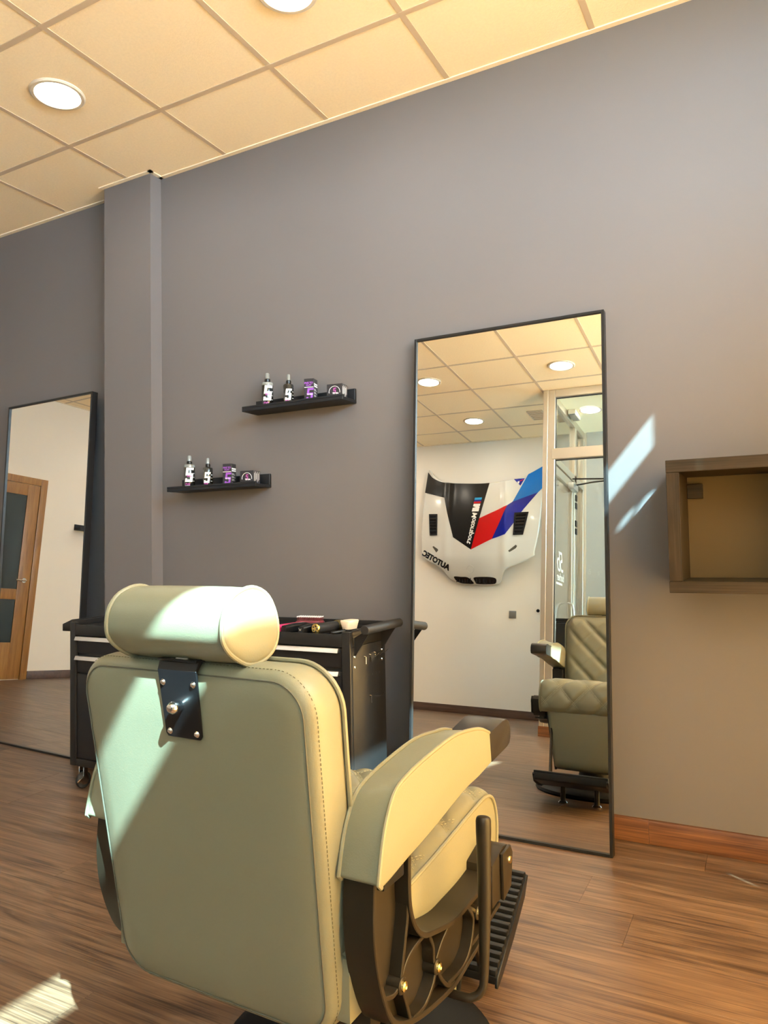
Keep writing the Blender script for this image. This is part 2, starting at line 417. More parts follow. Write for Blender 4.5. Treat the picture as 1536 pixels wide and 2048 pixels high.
# unseen right window, clear top strip; film, panel and slab shape the light
w1 = sgroup('window_1', (XR+0.05, -2.2, 0), 'unseen shopfront window with amber film shaped for its light, clear strip at the top')
FX = 3.095; FB = -2.25; FT = 2.16
box('light_block_panel', m_white, XR, XR+0.045, WK, FB, 0.0, FT, w1)  # unseen panel, added to cut light on the back of the chair
B().prism([(XR+0.06, -0.915), (3.63, -1.27), (3.63, -4.15), (XR+0.06, WK-0.15)], 2.728, 2.748, 2).build('sun_blocker', m_champ, w1)  # unseen slab, added to keep direct sun off the clear band
def light_shaping_film():  # unseen film, outline and holes shaped to cast sun patches and warm glow
    bm = bmesh.new()
    def loop(pts):
        vs = [bm.verts.new((0, p[0], p[1])) for p in pts]
        return [bm.edges.new((vs[i], vs[(i+1) % len(vs)])) for i in range(len(vs))]
    es = loop([(FB, 0.02), (WJ-0.002, 0.02), (WJ-0.002, 2.784), (-0.90, 2.784), (-0.905, FT), (FB, FT)])
    def ell(cy, cz, ry, rz, rot=0, n=14):
        c, s = math.cos(rot), math.sin(rot)
        return [(cy+ry*math.cos(2*PI*k/n)*c-rz*math.sin(2*PI*k/n)*s, cz+ry*math.cos(2*PI*k/n)*s+rz*math.sin(2*PI*k/n)*c) for k in range(n)]
    es += loop(ell(-0.790, 2.612, 0.024, 0.031, 0.3)); es += loop(ell(-0.8375, 2.647, 0.022, 0.013))
    es += loop(ell(-0.7655, 1.06, 0.008, 0.060))
    bmesh.ops.triangle_fill(bm, use_beauty=True, use_dissolve=False, edges=es)
    me = bpy.data.meshes.new('light_shaping_film'); bm.to_mesh(me); bm.free(); me.materials.append(m_film)
    o = link('light_shaping_film', me, w1); o.location = (FX-(XR+0.05), 2.2, 0); return o
light_shaping_film()
box('window_frame', m_champ, XR+0.002, XR+0.058, WK, WK+0.05, 0, WZ, w1)
box('window_frame', m_champ, XR+0.002, XR+0.058, WK, WJ, 0.0, 0.03, w1)
w3 = sgroup('door_3', (XR, -4.4, 0), 'unseen street door of the entrance, frosted to keep direct sun out')  # unseen door, frosting added to block direct sun in the entrance
box('door_frame', m_champ, XR, XR+0.06, YF, YF+0.06, 0, 2.95, w3); box('door_frame', m_champ, XR, XR+0.06, -3.86, -3.80, 0, 2.95, w3)
box('door_frame', m_champ, XR, XR+0.06, YF+0.06, -3.86, 2.40, 2.46, w3); box('door_frame', m_champ, XR, XR+0.06, YF+0.06, -3.86, 2.89, 2.95, w3)
B().add([(XR+0.03, YF+0.06, 0), (XR+0.03, -3.86, 0), (XR+0.03, -3.86, 2.40), (XR+0.03, YF+0.06, 2.40)], [(0,1,2,3)]).build('frosted_pane', m_frost, w3)
B().add([(XR+0.03, YF+0.06, 2.46), (XR+0.03, -3.86, 2.46), (XR+0.03, -3.86, 2.89), (XR+0.03, YF+0.06, 2.89)], [(0,1,2,3)]).build('frosted_pane', m_frost, w3)

# ------------------------------------------------------------------ entrance partition (seen in the mirror)
PY = -3.71
w2 = sgroup('window_2', (0.66, PY, 0), 'champagne aluminium glazed entrance partition')
def rail(nm, x0, x1, y0, y1, z0, z1): return box(nm, m_champ, x0, x1, y0, y1, z0, z1, w2, 0.003, 1)
rail('corner_post', 0.613, 0.656, PY-0.05, PY+0.03, 0.0, H); rail('corner_post', 0.656, 0.720, PY-0.05, PY+0.022, 0.0, H)
rail('top_rail', 0.720, XR, PY-0.04, PY+0.022, 2.972, H); rail('transom', 0.695, XR, PY-0.05, PY+0.030, 2.392, 2.490)
rail('bottom_rail', 0.720, XR, PY-0.04, PY+0.022, 0.0, 0.09)
rail('mullion', 1.86, 1.92, PY-0.04, PY+0.022, 0.09, 2.392); rail('mullion', 1.86, 1.92, PY-0.04, PY+0.022, 2.49, 2.972)
for x0, x1 in ((0.72, 1.86), (1.92, XR)):
    for z0, z1 in ((0.09, 2.392), (2.490, 2.972)):
        box('glass_pane', m_glass, x0, x1, PY-0.012, PY-0.008, z0, z1, w2)
        gk = B(); q = 0.008
        gk.box(x0, x1, PY-0.016, PY-0.004, z1-q, z1); gk.box(x0, x0+q*0.7, PY-0.016, PY-0.004, z0, z1-q)
        gk.build('gasket', m_gasket, w2)
box('plinth', m_base, 0.608, 0.722, PY+0.022, PY+0.034, 0.0, 0.085, w2)
# side leaf wall of the entrance, x ~ 0.66
SX = 0.66
def srail(nm, y0, y1, z0, z1, x0=SX-0.03, x1=SX+0.03): return box(nm, m_champ, x0, x1, y0, y1, z0, z1, w2, 0.003, 1)
srail('side_top_rail', YF, PY-0.05, 2.972, H); srail('side_transom', YF+0.06, PY-0.05, 2.40, 2.47)
srail('side_post', YF, YF+0.06, 0, 2.972); srail('side_post', -4.72, -4.64, 0, 2.972)
for y0, y1, z0, z1 in ((YF+0.06, -4.72, 0.0, 2.40), (YF+0.06, -4.72, 2.47, 2.972), (-4.64, PY-0.05, 2.47, 2.972)):
    box('glass_pane', m_glass, SX-0.003, SX+0.003, y0, y1, z0, z1, w2)
d1 = sgroup('door_1', (SX, -4.2, 0), 'glazed entrance side door with white lettering')
for y0, y1, z0, z1 in ((-4.635, -4.565, 0.01, 2.39), (-3.85, -3.77, 0.01, 2.39), (-4.565, -3.85, 2.31, 2.39), (-4.565, -3.85, 0.01, 0.12)):
    box('door_stile', m_champ, SX-0.022, SX+0.022, y0, y1, z0, z1, d1, 0.003, 1)
box('glass_pane', m_glass, SX-0.003, SX+0.003, -4.565, -3.85, 0.12, 2.31, d1)
cl1 = box('door_closer', m_alu, SX+0.022, SX+0.075, -4.60, -4.38, 2.28, 2.34, d1, 0.006)
B().tube([(SX+0.06, -4.55, 2.345), (SX+0.22, -4.50, 2.355), (SX+0.40, -4.47, 2.36)], 0.008).tube([(SX+0.40, -4.47, 2.375), (SX+0.05, -4.44, 2.385)], 0.008).build('closer_arm', m_black, cl1)
for z in (2.24, 2.16, 1.98, 1.90):
    box('hinge', m_black, SX+0.030, SX+0.042, -4.71, -4.65, z-0.03, z+0.03, d1, 0.003)
B().tube(spline([(SX+0.022, -4.42, 1.17), (SX+0.07, -4.40, 1.14), (SX+0.085, -4.39, 0.98), (SX+0.07, -4.40, 0.82), (SX+0.022, -4.42, 0.79)], 5), 0.012).build('door_handle', m_alu, d1)
dx = SX+0.0045
lettering('glass_lettering', '5b', 0.27, m_print, d1, lambda a, b: (dx, -4.30+a, 1.44+b), shear=0.25, spacing=0.8)
lettering('glass_lettering', 'barber', 0.10, m_print, d1, lambda a, b: (dx, -4.32+a, 1.355+b), bold=0.002)
box('lettering_underline', m_print, dx-0.0004, dx+0.0004, -4.25, -4.02, 1.315, 1.335, d1)
t = thing('black_cabinet', 'tall black cabinet standing behind the entrance glass', 'cabinet', (1.2, -3.95, 0))
box('cabinet_body', m_blackp, 0.722, 1.70, -4.12, -3.79, 0.06, 0.965, t, 0.004); box('cabinet_top', m_blackp, 0.721, 1.707, -4.125, -3.782, 0.966, 0.992, t, 0.003)
box('cabinet_plinth', m_rubber, 0.75, 1.69, -4.10, -3.81, 0.0, 0.06, t)
for xq in (0.724, 1.212): 
    d = box('cabinet_door', m_blackp, xq, xq+0.476, -3.79, -3.776, 0.075, 0.95, t, 0.003)
t = thing('emergency_light', 'small white emergency light box on the entrance ceiling', 'emergency light', (0.80, -4.38, H))
box('housing', m_lampring, 0.70, 0.775, -4.50, -4.27, H-0.045, H, t, 0.008); box('lens', m_clear, 0.705, 0.77, -4.49, -4.28, H-0.055, H-0.045, t, 0.004)
t = thing('ceiling_vent', 'white square ceiling vent beside the entrance partition', 'vent', (0.36, -4.35, H))
box('vent_frame', m_lampring, 0.30, 0.46, -4.49, -4.21, H-0.008, H+0.004, t, 0.003)
for k in range(5): box('vent_slat', m_runner, 0.315, 0.445, -4.47+k*0.053, -4.44+k*0.053, H-0.013, H-0.008, t)
t = thing('light_switch', 'grey square light switch on the white wall under the car bonnet', 'switch', (-0.065, YF, 1.06))
box('plate', m_grey, -0.106, -0.026, YF, YF+0.009, 1.04, 1.12, t, 0.003); box('rocker', m_grey, -0.092, -0.040, YF+0.009, YF+0.014, 1.053, 1.107, t, 0.002)
o = B().lathe([(0, 0.03), (0.016, 0.028), (0.018, 0.02), (0.010, 0.008), (0.012, 0)], (0.215, YF, 1.128), 20, 1).build('black_wall_hook', m_blackp); tag(o, 'small round black wall hook on the white wall beside the glazed partition', 'hook')

# ------------------------------------------------------------------ oak door and ledge on the left wall (seen in the far mirror)
d2 = sgroup('door_2', (XL, -1.67, 0), 'honey oak door with dark glass panels')
DY0, DY1 = -2.155, -1.19
for y0, y1, z0, z1 in ((DY0, DY0+0.075, 0, 2.14), (DY1-0.075, DY1, 0, 2.14), (DY0+0.075, DY1-0.075, 2.065, 2.14)):
    box('door_casing', m_door, XL, XL+0.022, y0, y1, z0, z1, d2, 0.004)
LX = XL+0.010
for y0, y1, z0, z1 in ((-2.078, -1.945, 0.008, 2.062), (-1.40, -1.268, 0.008, 2.062), (-1.945, -1.40, 1.94, 2.062), (-1.945, -1.40, 0.83, 0.94), (-1.945, -1.40, 0.008, 0.385)):
    box('door_board', m_door, XL, LX+0.004, y0, y1, z0, z1, d2, 0.002)
box('glass_panel', m_dglass, XL, LX-0.004, -1.945, -1.40, 0.94, 1.94, d2); box('glass_panel', m_dglass, XL, LX-0.004, -1.945, -1.40, 0.385, 0.83, d2)
hd = B().lathe([(0, 0.008), (0.025, 0.008), (0.026, 0)], (LX+0.004, -2.01, 1.034), 24, 0).build('door_handle', m_chrome, d2)
B().tube([(LX+0.008, -2.01, 1.034), (LX+0.05, -2.01, 1.034), (LX+0.055, -1.99, 1.034), (LX+0.055, -1.90, 1.034)], 0.009).build('lever', m_chrome, hd)

# ------------------------------------------------------------------ picture ledges
def ledge(name, label, x0, z0, group=None):
    t = thing(name, label, 'shelf', (x0+0.275, 0, z0), group)
    box('shelf_board', m_shelf, x0, x0+0.55, -0.12, 0.0, z0, z0+0.014, t, 0.0012, 1)
    box('back_panel', m_shelf, x0, x0+0.55, -0.014, 0.0, z0+0.0142, z0+0.066, t, 0.0012, 1)
    box('front_lip', m_shelf, x0, x0+0.55, -0.12, -0.108, z0+0.0142, z0+0.024, t, 0.0012, 1)
    return t
ledge('picture_ledge', 'black wall ledge of hair products, the higher of the two on the taupe wall', 0.1717, 1.7215)
ledge('picture_ledge', 'black wall ledge of hair products, the lower one beside the pillar', -0.302, 1.3700)
t = thing('picture_ledge', 'short black ledge on the white wall next to the oak door', 'shelf', (XL, -2.8, 1.64))
box('shelf_board', m_shelf, XL, XL+0.12, -3.08, -2.53, 1.640, 1.654, t); box('back_panel', m_shelf, XL, XL+0.014, -3.08, -2.53, 1.654, 1.706, t); box('front_lip', m_shelf, XL+0.108, XL+0.12, -3.08, -2.53, 1.654, 1.680, t)

def glyph(name, rects, m, parent, fn, h, shear=0.15):
    b = B()
    for x0, x1, z0, z1 in rects:
        b.grid(lambda u, v: fn(h*((x0+(x1-x0)*u)+shear*(z0+(z1-z0)*v)), h*(z0+(z1-z0)*v)), 7, 3)
    return b.build(name, m, parent, smooth=False)
FIVE = ((0, 0.56, 0.83, 1.0), (0, 0.19, 0.60, 0.83), (0, 0.56, 0.44, 0.60), (0.37, 0.56, 0.17, 0.44), (0.0, 0.56, 0.0, 0.17), (0, 0.17, 0.17, 0.25))
def cyl_map(cx, cyy, r, z0, rot):
    def fn(a, b):
        th = rot + a/r
        return (cx+r*math.sin(th), cyy-r*math.cos(th), z0+b)
    return fn
def bottle(label, x, y, z, r, hb, hn, hs, big, rot):
    t = thing('spray_bottle', label, 'bottle', (x, y, z), 'spray bottles on the wall ledges')
    B().lathe([(0, 0), (r*0.94, 0), (r, 0.003), (r, hb-0.004), (r*0.93, hb), (r*0.5, hb+0.003), (r*0.45, hb+0.006), (0, hb+0.006)], (x, y, z), 36).build('bottle_body', m_bottle, t)
    if big: B().lathe([(r*1.003, hb-0.013), (r*1.003, hb-0.004), (r*0.93, hb+0.0005), (r*0.55, hb+0.0035)], (x, y, z), 36).build('clear_shoulder', m_clear, t)
    c = B().lathe([(r*0.48, hb+0.004), (r*0.53, hb+0.005), (r*0.53, hb+hn-0.002), (r*0.45, hb+hn), (0, hb+hn)], (x, y, z), 24).build('pump_collar', m_blackp, t)
    hz = hb+hn
    B().lathe([(r*0.32, hz), (r*0.40, hz+0.002), (r*0.36, hz+hs-0.003), (r*0.28, hz+hs), (0, hz+hs)], (x, y, z), 24).build('spray_cap', m_clear, t)
    rr = r+0.0005
    lh = hb*0.62
    glyph('numeral', FIVE, m_print, t, cyl_map(x, y, rr, z+hb*(0.27 if big else 0.22), rot-0.66), hb*(0.60 if big else 0.55))
    if big: lettering('brand_print', 'Five', hb*0.13, m_magenta, t, cyl_map(x, y, rr+0.0003, z+hb*0.47, rot-0.15), bold=0.0004)
    lettering('brand_print', 'FIVE', hb*0.12, m_magenta, t, cyl_map(x, y, rr, z+hb*0.13, rot-0.55), bold=0.0004)
    for k in range(2):
        zz = z+hb*(0.10-0.05*k)
        B().grid(lambda u, v: cyl_map(x, y, rr, 0, rot)(-0.6*r+u*1.0*r*(1-0.2*k), zz+v*0.002), 8, 2).build('small_print', m_print, t)
    for k in range(3):
        zz = z+hb*(0.3+0.16*k)
        B().grid(lambda u, v: cyl_map(x, y, rr, 0, rot)(0.9*r+u*0.45*r, zz+v*0.0016), 6, 2).build('small_print', m_print, t)
    return t
def tall_box(label, x, y, z, wx, dy, h, rz):
    t = thing('product_carton', label, 'box', (x, y, z), 'product cartons on the wall ledges', (0, 0, rz), local=True)
    box('carton', m_carton, -wx/2, wx/2, -dy/2, dy/2, 0, h, t, 0.0008, 1)
    f = -dy/2-0.0004
    fr = lambda x0, z0: (lambda a, b: (x0+a, f, z0+b))
    glyph('numeral', FIVE, m_purple, t, fr(-wx*0.30, h*0.09), h*0.50)
    lettering('brand_print', 'TO DA', h*0.085, m_print, t, (lambda a, b: (-wx*0.22+a, f-0.0004, h*0.30+b)), bold=0.0003)
    lettering('brand_print', 'FIVE TO', h*0.11, m_purple, t, fr(-wx*0.46, h*0.78), bold=0.0004); lettering('brand_print', 'CLAY', h*0.10, m_purple, t, fr(-wx*0.30, h*0.69), bold=0.0004)
    box('print_bar', m_print, -wx*0.46, wx*0.46, f-0.0003, f+0.0003, h*0.62, h*0.645, t)
    sx = wx/2+0.0004
    for k, (za, zb, l) in enumerate(((0.74, 0.80, 1), (0.65, 0.71, 1), (0.53, 0.55, 0.5), (0.49, 0.505, 0.8), (0.40, 0.42, 0.55), (0.36, 0.375, 0.85), (0.27, 0.29, 0.6), (0.23, 0.245, 0.8), (0.13, 0.15, 0.7))):
        box('print_bar', m_print, sx-0.0003, sx+0.0003, -dy*0.42, -dy*0.42+dy*0.84*l, h*za, h*zb, t)
    return t
def small_box(label, x, y, z, wx, dy, h, rz):
    t = thing('product_carton', label, 'box', (x, y, z), 'product cartons on the wall ledges', (0, 0, rz), local=True)
    box('carton', m_carton, -wx/2, wx/2, -dy/2, dy/2, 0, h, t, 0.0008, 1)
    f = -dy/2-0.0006
    B().tube([(0.40*h*math.cos(math.radians(a)), f, h*0.44+0.40*h*math.sin(math.radians(a))) for a in range(-10, 191, 10)], 0.0010, 5).build('print_arc', m_print, t)
    glyph('numeral', FIVE, m_magenta, t, lambda a, b: (-0.0075+a, f, h*0.36+b), h*0.36)
    lettering('brand_print', 'TO DA', h*0.14, m_print, t, lambda a, b: (-0.009+a, f-0.0003, h*0.30+b), bold=0.0005)
    sx = wx/2+0.0004
    for k in range(6):
        zt = h*(0.92 if k % 2 else 0.80)
        box('print_bar', m_print, sx-0.0003, sx+0.0003, -dy*0.42+k*dy*0.15, -dy*0.42+k*dy*0.15+0.0018, h*(0.15+0.1*(k % 3)), zt, t)
    return t
for i, (x0, z0, nm) in enumerate(((0.1717, 1.7215, 'higher'), (-0.302, 1.370, 'lower'))):
    zb = z0+0.0142; tw = 'on the higher ledge' if i == 0 else 'on the lower ledge by the pillar'
    bx = ((0.2825, 0.402, 0.520, 0.660), (-0.2015, -0.083, 0.046, 0.172))[i]
    bottle('tall black spray bottle with clear shoulder ring '+tw, bx[0], -0.068, zb, 0.0265, 0.118, 0.018, 0.028, True, 0.45)
    bottle('shorter black spray bottle with plain shoulder '+tw, bx[1], -0.068, zb, 0.0235, 0.095, 0.020, 0.028, False, 0.45)
    tall_box('upright black carton with purple numeral '+tw, bx[2], -0.062, zb, 0.047, 0.047, 0.106, 0.22)
    small_box('low wide black carton with round printed emblem '+tw, bx[3], -0.064, zb, 0.073, 0.060, 0.064, 0.16)

# ------------------------------------------------------------------ open wall box
t = thing('wall_box_shelf', 'open dark wood box shelf with thick sides on the taupe wall', 'shelf', (2.4, 0, 0.917))
BX0, BX1, BZ0, BZ1, BD = 2.0355, 2.50, 0.9168, 1.3500, -0.255
box('top_board', m_box, BX0, BX1, BD, 0, BZ1-0.0405, BZ1, t, 0.0012, 1)
box('bottom_board', m_box, BX0, BX1, BD, 0, BZ0, BZ0+0.0375, t, 0.0012, 1)
ms = wood('dark_walnut_box_side', (0.014, 0.009, 0.005), (0.026, 0.0175, 0.009), (0.040, 0.027, 0.015), 0.5, 2, 34, spread=0.2, spec=0.2)
box('side_board', ms, BX0+0.0005, BX0+0.041, BD+0.0005, 0, BZ0+0.038, BZ1-0.041, t, 0.0012, 1)
box('side_board', ms, BX1-0.041, BX1-0.0005, BD+0.0005, 0, BZ0+0.038, BZ1-0.041, t, 0.0012, 1)
box('back_panel', mat('olive_shade_panel', (0.075, 0.052, 0.022), 0.6, spec=0.2), BX0+0.041, BX1-0.041, -0.004, 0, BZ0+0.038, BZ1-0.041, t)  # dark sheet added to deepen the shade inside the box
box('wall_bracket', m_box, BX0+0.0415, BX0+0.093, -0.024, -0.0045, 1.232, 1.284, t, 0.0015, 1)

# ------------------------------------------------------------------ leaning mirrors
def mirror(label, xc, yb, yt, zt, yaw, depth):
    lean = math.atan2(yt-yb, zt)
    t = thing('floor_mirror', label, 'mirror', (xc, yb, 0.0), 'leaning floor mirrors', (-lean, 0, yaw), local=True)
    W, L, fw_ = 0.39, 1.9595, 0.0105
    b = B()
    # local: x right, z up along the pane, y=0 the glass plane, +y behind
    def fr(nm, x0, x1, z0, z1): box(nm, m_frame, x0, x1, -0.008, depth, z0, z1, t, 0.001, 1)
    fr('frame_stile', -W, -W+fw_, 0, L); fr('frame_stile', W-fw_, W, 0, L)
    fr('frame_rail', -W+fw_, W-fw_, 0, fw_); fr('frame_rail', -W+fw_, W-fw_, L-fw_, L)
    box('mirror_glass', m_mirror, -W+fw_, W-fw_, 0.0, 0.005, fw_, L-fw_, t)
    box('back_board', m_frame, -W+fw_, W-fw_, 0.006, 0.012, fw_, L-fw_, t)
    return t
mirror('large black framed floor mirror showing the car bonnet, leaning beside the box shelf', 1.424, -0.1823, -0.030, 1.954, 0.0095, 0.028)
mirror('large black framed floor mirror showing the oak door, leaning left of the pillar', -1.308, -0.140, -0.022, 1.956, -0.060, 0.030)

# ------------------------------------------------------------------ tool carts
def cart(label, x0, y0):
    W, D, zt = 0.640, 0.285, 0.764
    x1, y1 = x0+W, y0+D
    t = thing('tool_cart', label, 'tool cart', (x0+W/2, y0+D/2, 0), 'black barber tool carts')
    zb = 0.112
    b = B().box(x0, x1, y0+0.02, y1, zb, 0.70)
    b.build('cart_body', m_cart, t, 0.004)
    for xa in (x0, x1-0.036): box('corner_post', m_cart, xa, xa+0.036, y0, y0+0.02, zb, zt-0.004, t, 0.003)
    box('bottom_rail', m_cart, x0+0.036, x1-0.036, y0+0.002, y0+0.02, zb, zb+0.032, t, 0.002)
    # top tray
    tr = B(); zr = 0.742
    tr.box(x0+0.003, x1-0.003, y0+0.003, y1-0.003, 0.7005, zr)
    ty = tr.build('tray', m_cart, t, 0.002)
    box('tray_lip', m_cart, x0+0.036, x1-0.036, y0, y0+0.008, zr-0.04, zt-0.014, t, 0.002); box('tray_lip', m_cart, x0, x1, y1-0.010, y1, zr, zt+0.012, t, 0.002)
    for xa in (x0, x1-0.010):
        B().prism([(y0+0.02, zr), (y1-0.010, zr), (y1-0.010, zt+0.008), (y0+0.02, zt-0.002)], xa, xa+0.010, 0).build('tray_lip', m_cart, t, 0.002)
    box('tray_divider', m_cart, x0+0.012, x1-0.012, y1-0.035, y1-0.030, zr, zt-0.006, t, 0.001)
    # drawers and door
    dx0, dx1 = x0+0.040, x1-0.040
    for z1 in (0.700, 0.612):
        d = box('drawer', m_cartin, dx0, dx1, y0+0.008, y0+0.02, z1-0.078, z1-0.003, t, 0.002)
        B().prism([(y0-0.012, z1-0.020), (y0-0.004, z1-0.003), (y0+0.008, z1-0.003), (y0+0.008, z1-0.020)], dx0, dx1-0.01, 0).build('handle', m_alu, d, 0.0015)
    d = box('door', m_cartin, dx0, dx1, y0+0.006, y0+0.02, zb+0.036, 0.527, t, 0.003)
    box('handle', m_alu, dx1-0.03, dx1-0.015, y0-0.004, y0+0.006, 0.33, 0.43, d, 0.002)
    # push handle on the right
    hx, hz = x1+0.062, 0.770
    h = B().lathe([(0, 0), (0.0165, 0), (0.018, 0.002), (0.018, 0.288), (0.0165, 0.29), (0, 0.29)], (hx, y0+0.005, hz), 24, 1).build('push_handle', m_grip, t)
    for yy in (y0+0.035, y1-0.03):
        B().prism([(x1, 0.735), (x1+0.055, 0.765), (x1+0.066, 0.755), (x1+0.010, 0.675), (x1, 0.66)], yy-0.002, yy+0.002, 1).build('handle_bracket', m_cart, h)
    for yy in (y0+0.035, y1-0.028):
        for z in (0.662, 0.623): B().lathe([(0, 0.004), (0.005, 0.003), (0.007, 0)], (x1, yy, z), 14, 0).build('screw', m_chrome, t)
    # peg holes and wire hooks on the right side
    for r, z in enumerate((0.655, 0.575, 0.495)):
        for k in range(7):
            if r != 1 and 2 <= k: continue
            B().lathe([(0, 0.0006), (0.0028, 0.0006), (0.0028, 0)], (x1, y0+0.065+k*0.028, z), 10, 0).build('peg_hole', m_rubber, t)
    for yy, z in ((y0+0.115, 0.652), (y0+0.155, 0.655), (y0+0.195, 0.658), (y0+0.155, 0.494)):
        B().tube([(x1+0.002, yy-0.014, z+0.004), (x1+0.004, yy, z), (x1+0.004, yy, z-0.028)], 0.0016, 6).tube([(x1+0.003, yy, z), (x1+0.045, yy, z+0.003), (x1+0.062, yy, z+0.018)], 0.0016, 6).build('wire_hook', m_chrome, t)
    # folding side tray on the left
    B().prism([(x0, 0.772), (x0-0.066, 0.748), (x0-0.066, 0.716), (x0, 0.716)], y0+0.012, y1-0.012, 1).build('side_tray', m_cart, t, 0.002)
    for xa in (x0+0.035, x1-0.035):
        for yy in (y0+0.045, y1-0.04):
            c = B().box(xa-0.024, xa+0.024, yy-0.022, yy+0.022, 0.105, 0.112).box(xa-0.016, xa-0.013, yy-0.012, yy+0.012, 0.045, 0.106).box(xa+0.013, xa+0.016, yy-0.012, yy+0.012, 0.045, 0.106).build('caster', m_chrome, t, 0.0008, 1)
            B().lathe([(0, -0.011), (0.030, -0.011), (0.036, -0.008), (0.038, 0), (0.036, 0.008), (0.030, 0.011), (0, 0.011)], (xa, yy+0.0, 0.038), 28, 0).build('wheel', m_rubber, c)
            B().lathe([(0, -0.0125), (0.021, -0.0125), (0.023, 0), (0.021, 0.0125), (0, 0.0125)], (xa, yy, 0.038), 20, 0).build('hub', m_chrome, c)
            B().prism([(yy-0.02, 0.056), (yy-0.045, 0.040), (yy-0.042, 0.034), (yy-0.012, 0.044)], xa+0.014, xa+0.022, 0).build('brake_pedal', m_chrome, c)
    return t
cart('black tool cart with drawers and a bare tray, standing beside the pillar', -0.532, -0.50)
cart('black tool cart carrying clippers and brushes, standing beside the bonnet mirror', 0.268, -0.405)

# tools lying on the right cart
TZ = 0.7424
def lying(o_path, r, name, m, parent, seg=20): return B().tube(o_path, r, seg).build(name, m, parent)
def along(p, d, z=0.0, k=(0,)): return [(p[0]+d[0]*s, p[1]+d[1]*s, z) for s in k]
# gold-ended barrel clipper
p = Vector((0.736, -0.378)); d = Vector((0.22, 0.975)).normalized()
t = thing('hair_clipper', 'thick matt black hair clipper with a gold end cap lying on the cart', 'hair clipper', (p.x, p.y, TZ))
rr = 0.0205; TZ0 = TZ; TZ = TZ0+0.0016
b = lying(along(p, d, TZ+rr, (0.004, 0.01, 0.10, 0.115)), [rr*0.98, rr, rr, rr*0.96], 'grip', m_grip, t, 28)
e = lying(along(p, d, TZ+rr, (-0.003, 0.0, 0.004)), [rr*0.92, rr*1.02, rr*1.02], 'end_cap', m_gold, t, 28)
for k in range(5):
    a = 2*PI*k/5; q = Vector((d.y, -d.x))*rr*0.52*math.cos(a)
    B().tube([(p.x+q.x+d.x*s, p.y+q.y+d.y*s, TZ+rr+rr*0.52*math.sin(a)) for s in (-0.0036, -0.0028)], rr*0.17, 12).build('cap_hole', m_rubber, e)
lying(along(p, d, TZ+rr+0.002, (0.115, 0.122, 0.145, 0.155)), [rr*1.02, rr*1.08, rr*1.0, rr*0.8], 'gold_collar', mat('antique_gold', (0.22, 0.16, 0.06), 0.35, metal=0.8), t, 28)
B().box(-0.02, 0.02, 0.152, 0.166, 0.012, 0.036).map(lambda v: (p.x+v[0]*d.y+v[1]*d.x, p.y-v[0]*d.x+v[1]*d.y, TZ+v[2])).build('blade', m_chrome, t, 0.002)
TZ = TZ0
# two slim black trimmers
def trimmer(label, p, d, mm=m_blackp, accent=m_chrome):
    d = Vector(d).normalized(); t = thing('hair_trimmer', label, 'hair trimmer', (p[0], p[1], TZ), 'slim trimmers on the cart')
    def mp(v): return (p[0]+v[0]*d.y+v[1]*d.x, p[1]-v[0]*d.x+v[1]*d.y, TZ+v[2])
    rings = []
    for s, wv, h in ((0, 0.013, 0.022), (0.004, 0.017, 0.028), (0.05, 0.0185, 0.034), (0.11, 0.017, 0.034), (0.135, 0.014, 0.028), (0.14, 0.010, 0.02)):
        rings.append([(a, s, 0.0005+h/2+b) for a, b in rrect(wv, h/2, min(wv, h/2)*0.55, 4)])
    B().loops(rings).map(mp).build('trimmer_body', mm, t)
    B().box(-0.013, 0.013, 0.138, 0.152, 0.006, 0.016).map(mp).build('blade', m_chrome, t, 0.001)
    B().prism([(-0.004, 0.012), (0.004, 0.012), (0.008, 0.022), (0.003, 0.020), (0, 0.016), (-0.003, 0.020), (-0.008, 0.022)], -0.0012, 0.0006, 1).map(mp).build('emblem', accent, t)
    return t
trimmer('slim black trimmer with a chrome emblem next to the gold-ended clipper', (0.668, -0.385), (0.22, 1))
trimmer('plain slim black trimmer nearest to the pink comb', (0.585, -0.385), (0.30, 1), accent=m_grip)
# neck brush
t = thing('neck_brush', 'small neck brush with blonde bristles and black handle', 'brush', (0.83, -0.35, TZ))
p = Vector((0.815, -0.392)); d = Vector((0.16, 1)).normalized()
B().tube([(p.x+d.x*s, p.y+d.y*s, TZ+0.009) for s in (0, 0.01, 0.06, 0.085)], [0.005, 0.008, 0.007, 0.008], 12).build('handle', m_blackp, t)
def nb(v): return (p.x+v[0]*d.y+v[1]*d.x, p.y-v[0]*d.x+v[1]*d.y, TZ+v[2])
B().loops([[(a, 0.115+q, z) for a, q in rrect(0.022, 0.032, 0.016, 4)] for z in (0.001, 0.015)]).map(nb).build('brush_back', m_blackp, t, 0.002)
B().loops([[(a, 0.115+q, z) for a, q in rrect(0.020*s, 0.030*s, 0.015, 5)] for z, s in ((0.015, 1.0), (0.03, 1.12), (0.046, 1.25), (0.050, 1.2))]).map(nb).build('bristles', m_bristle, t)
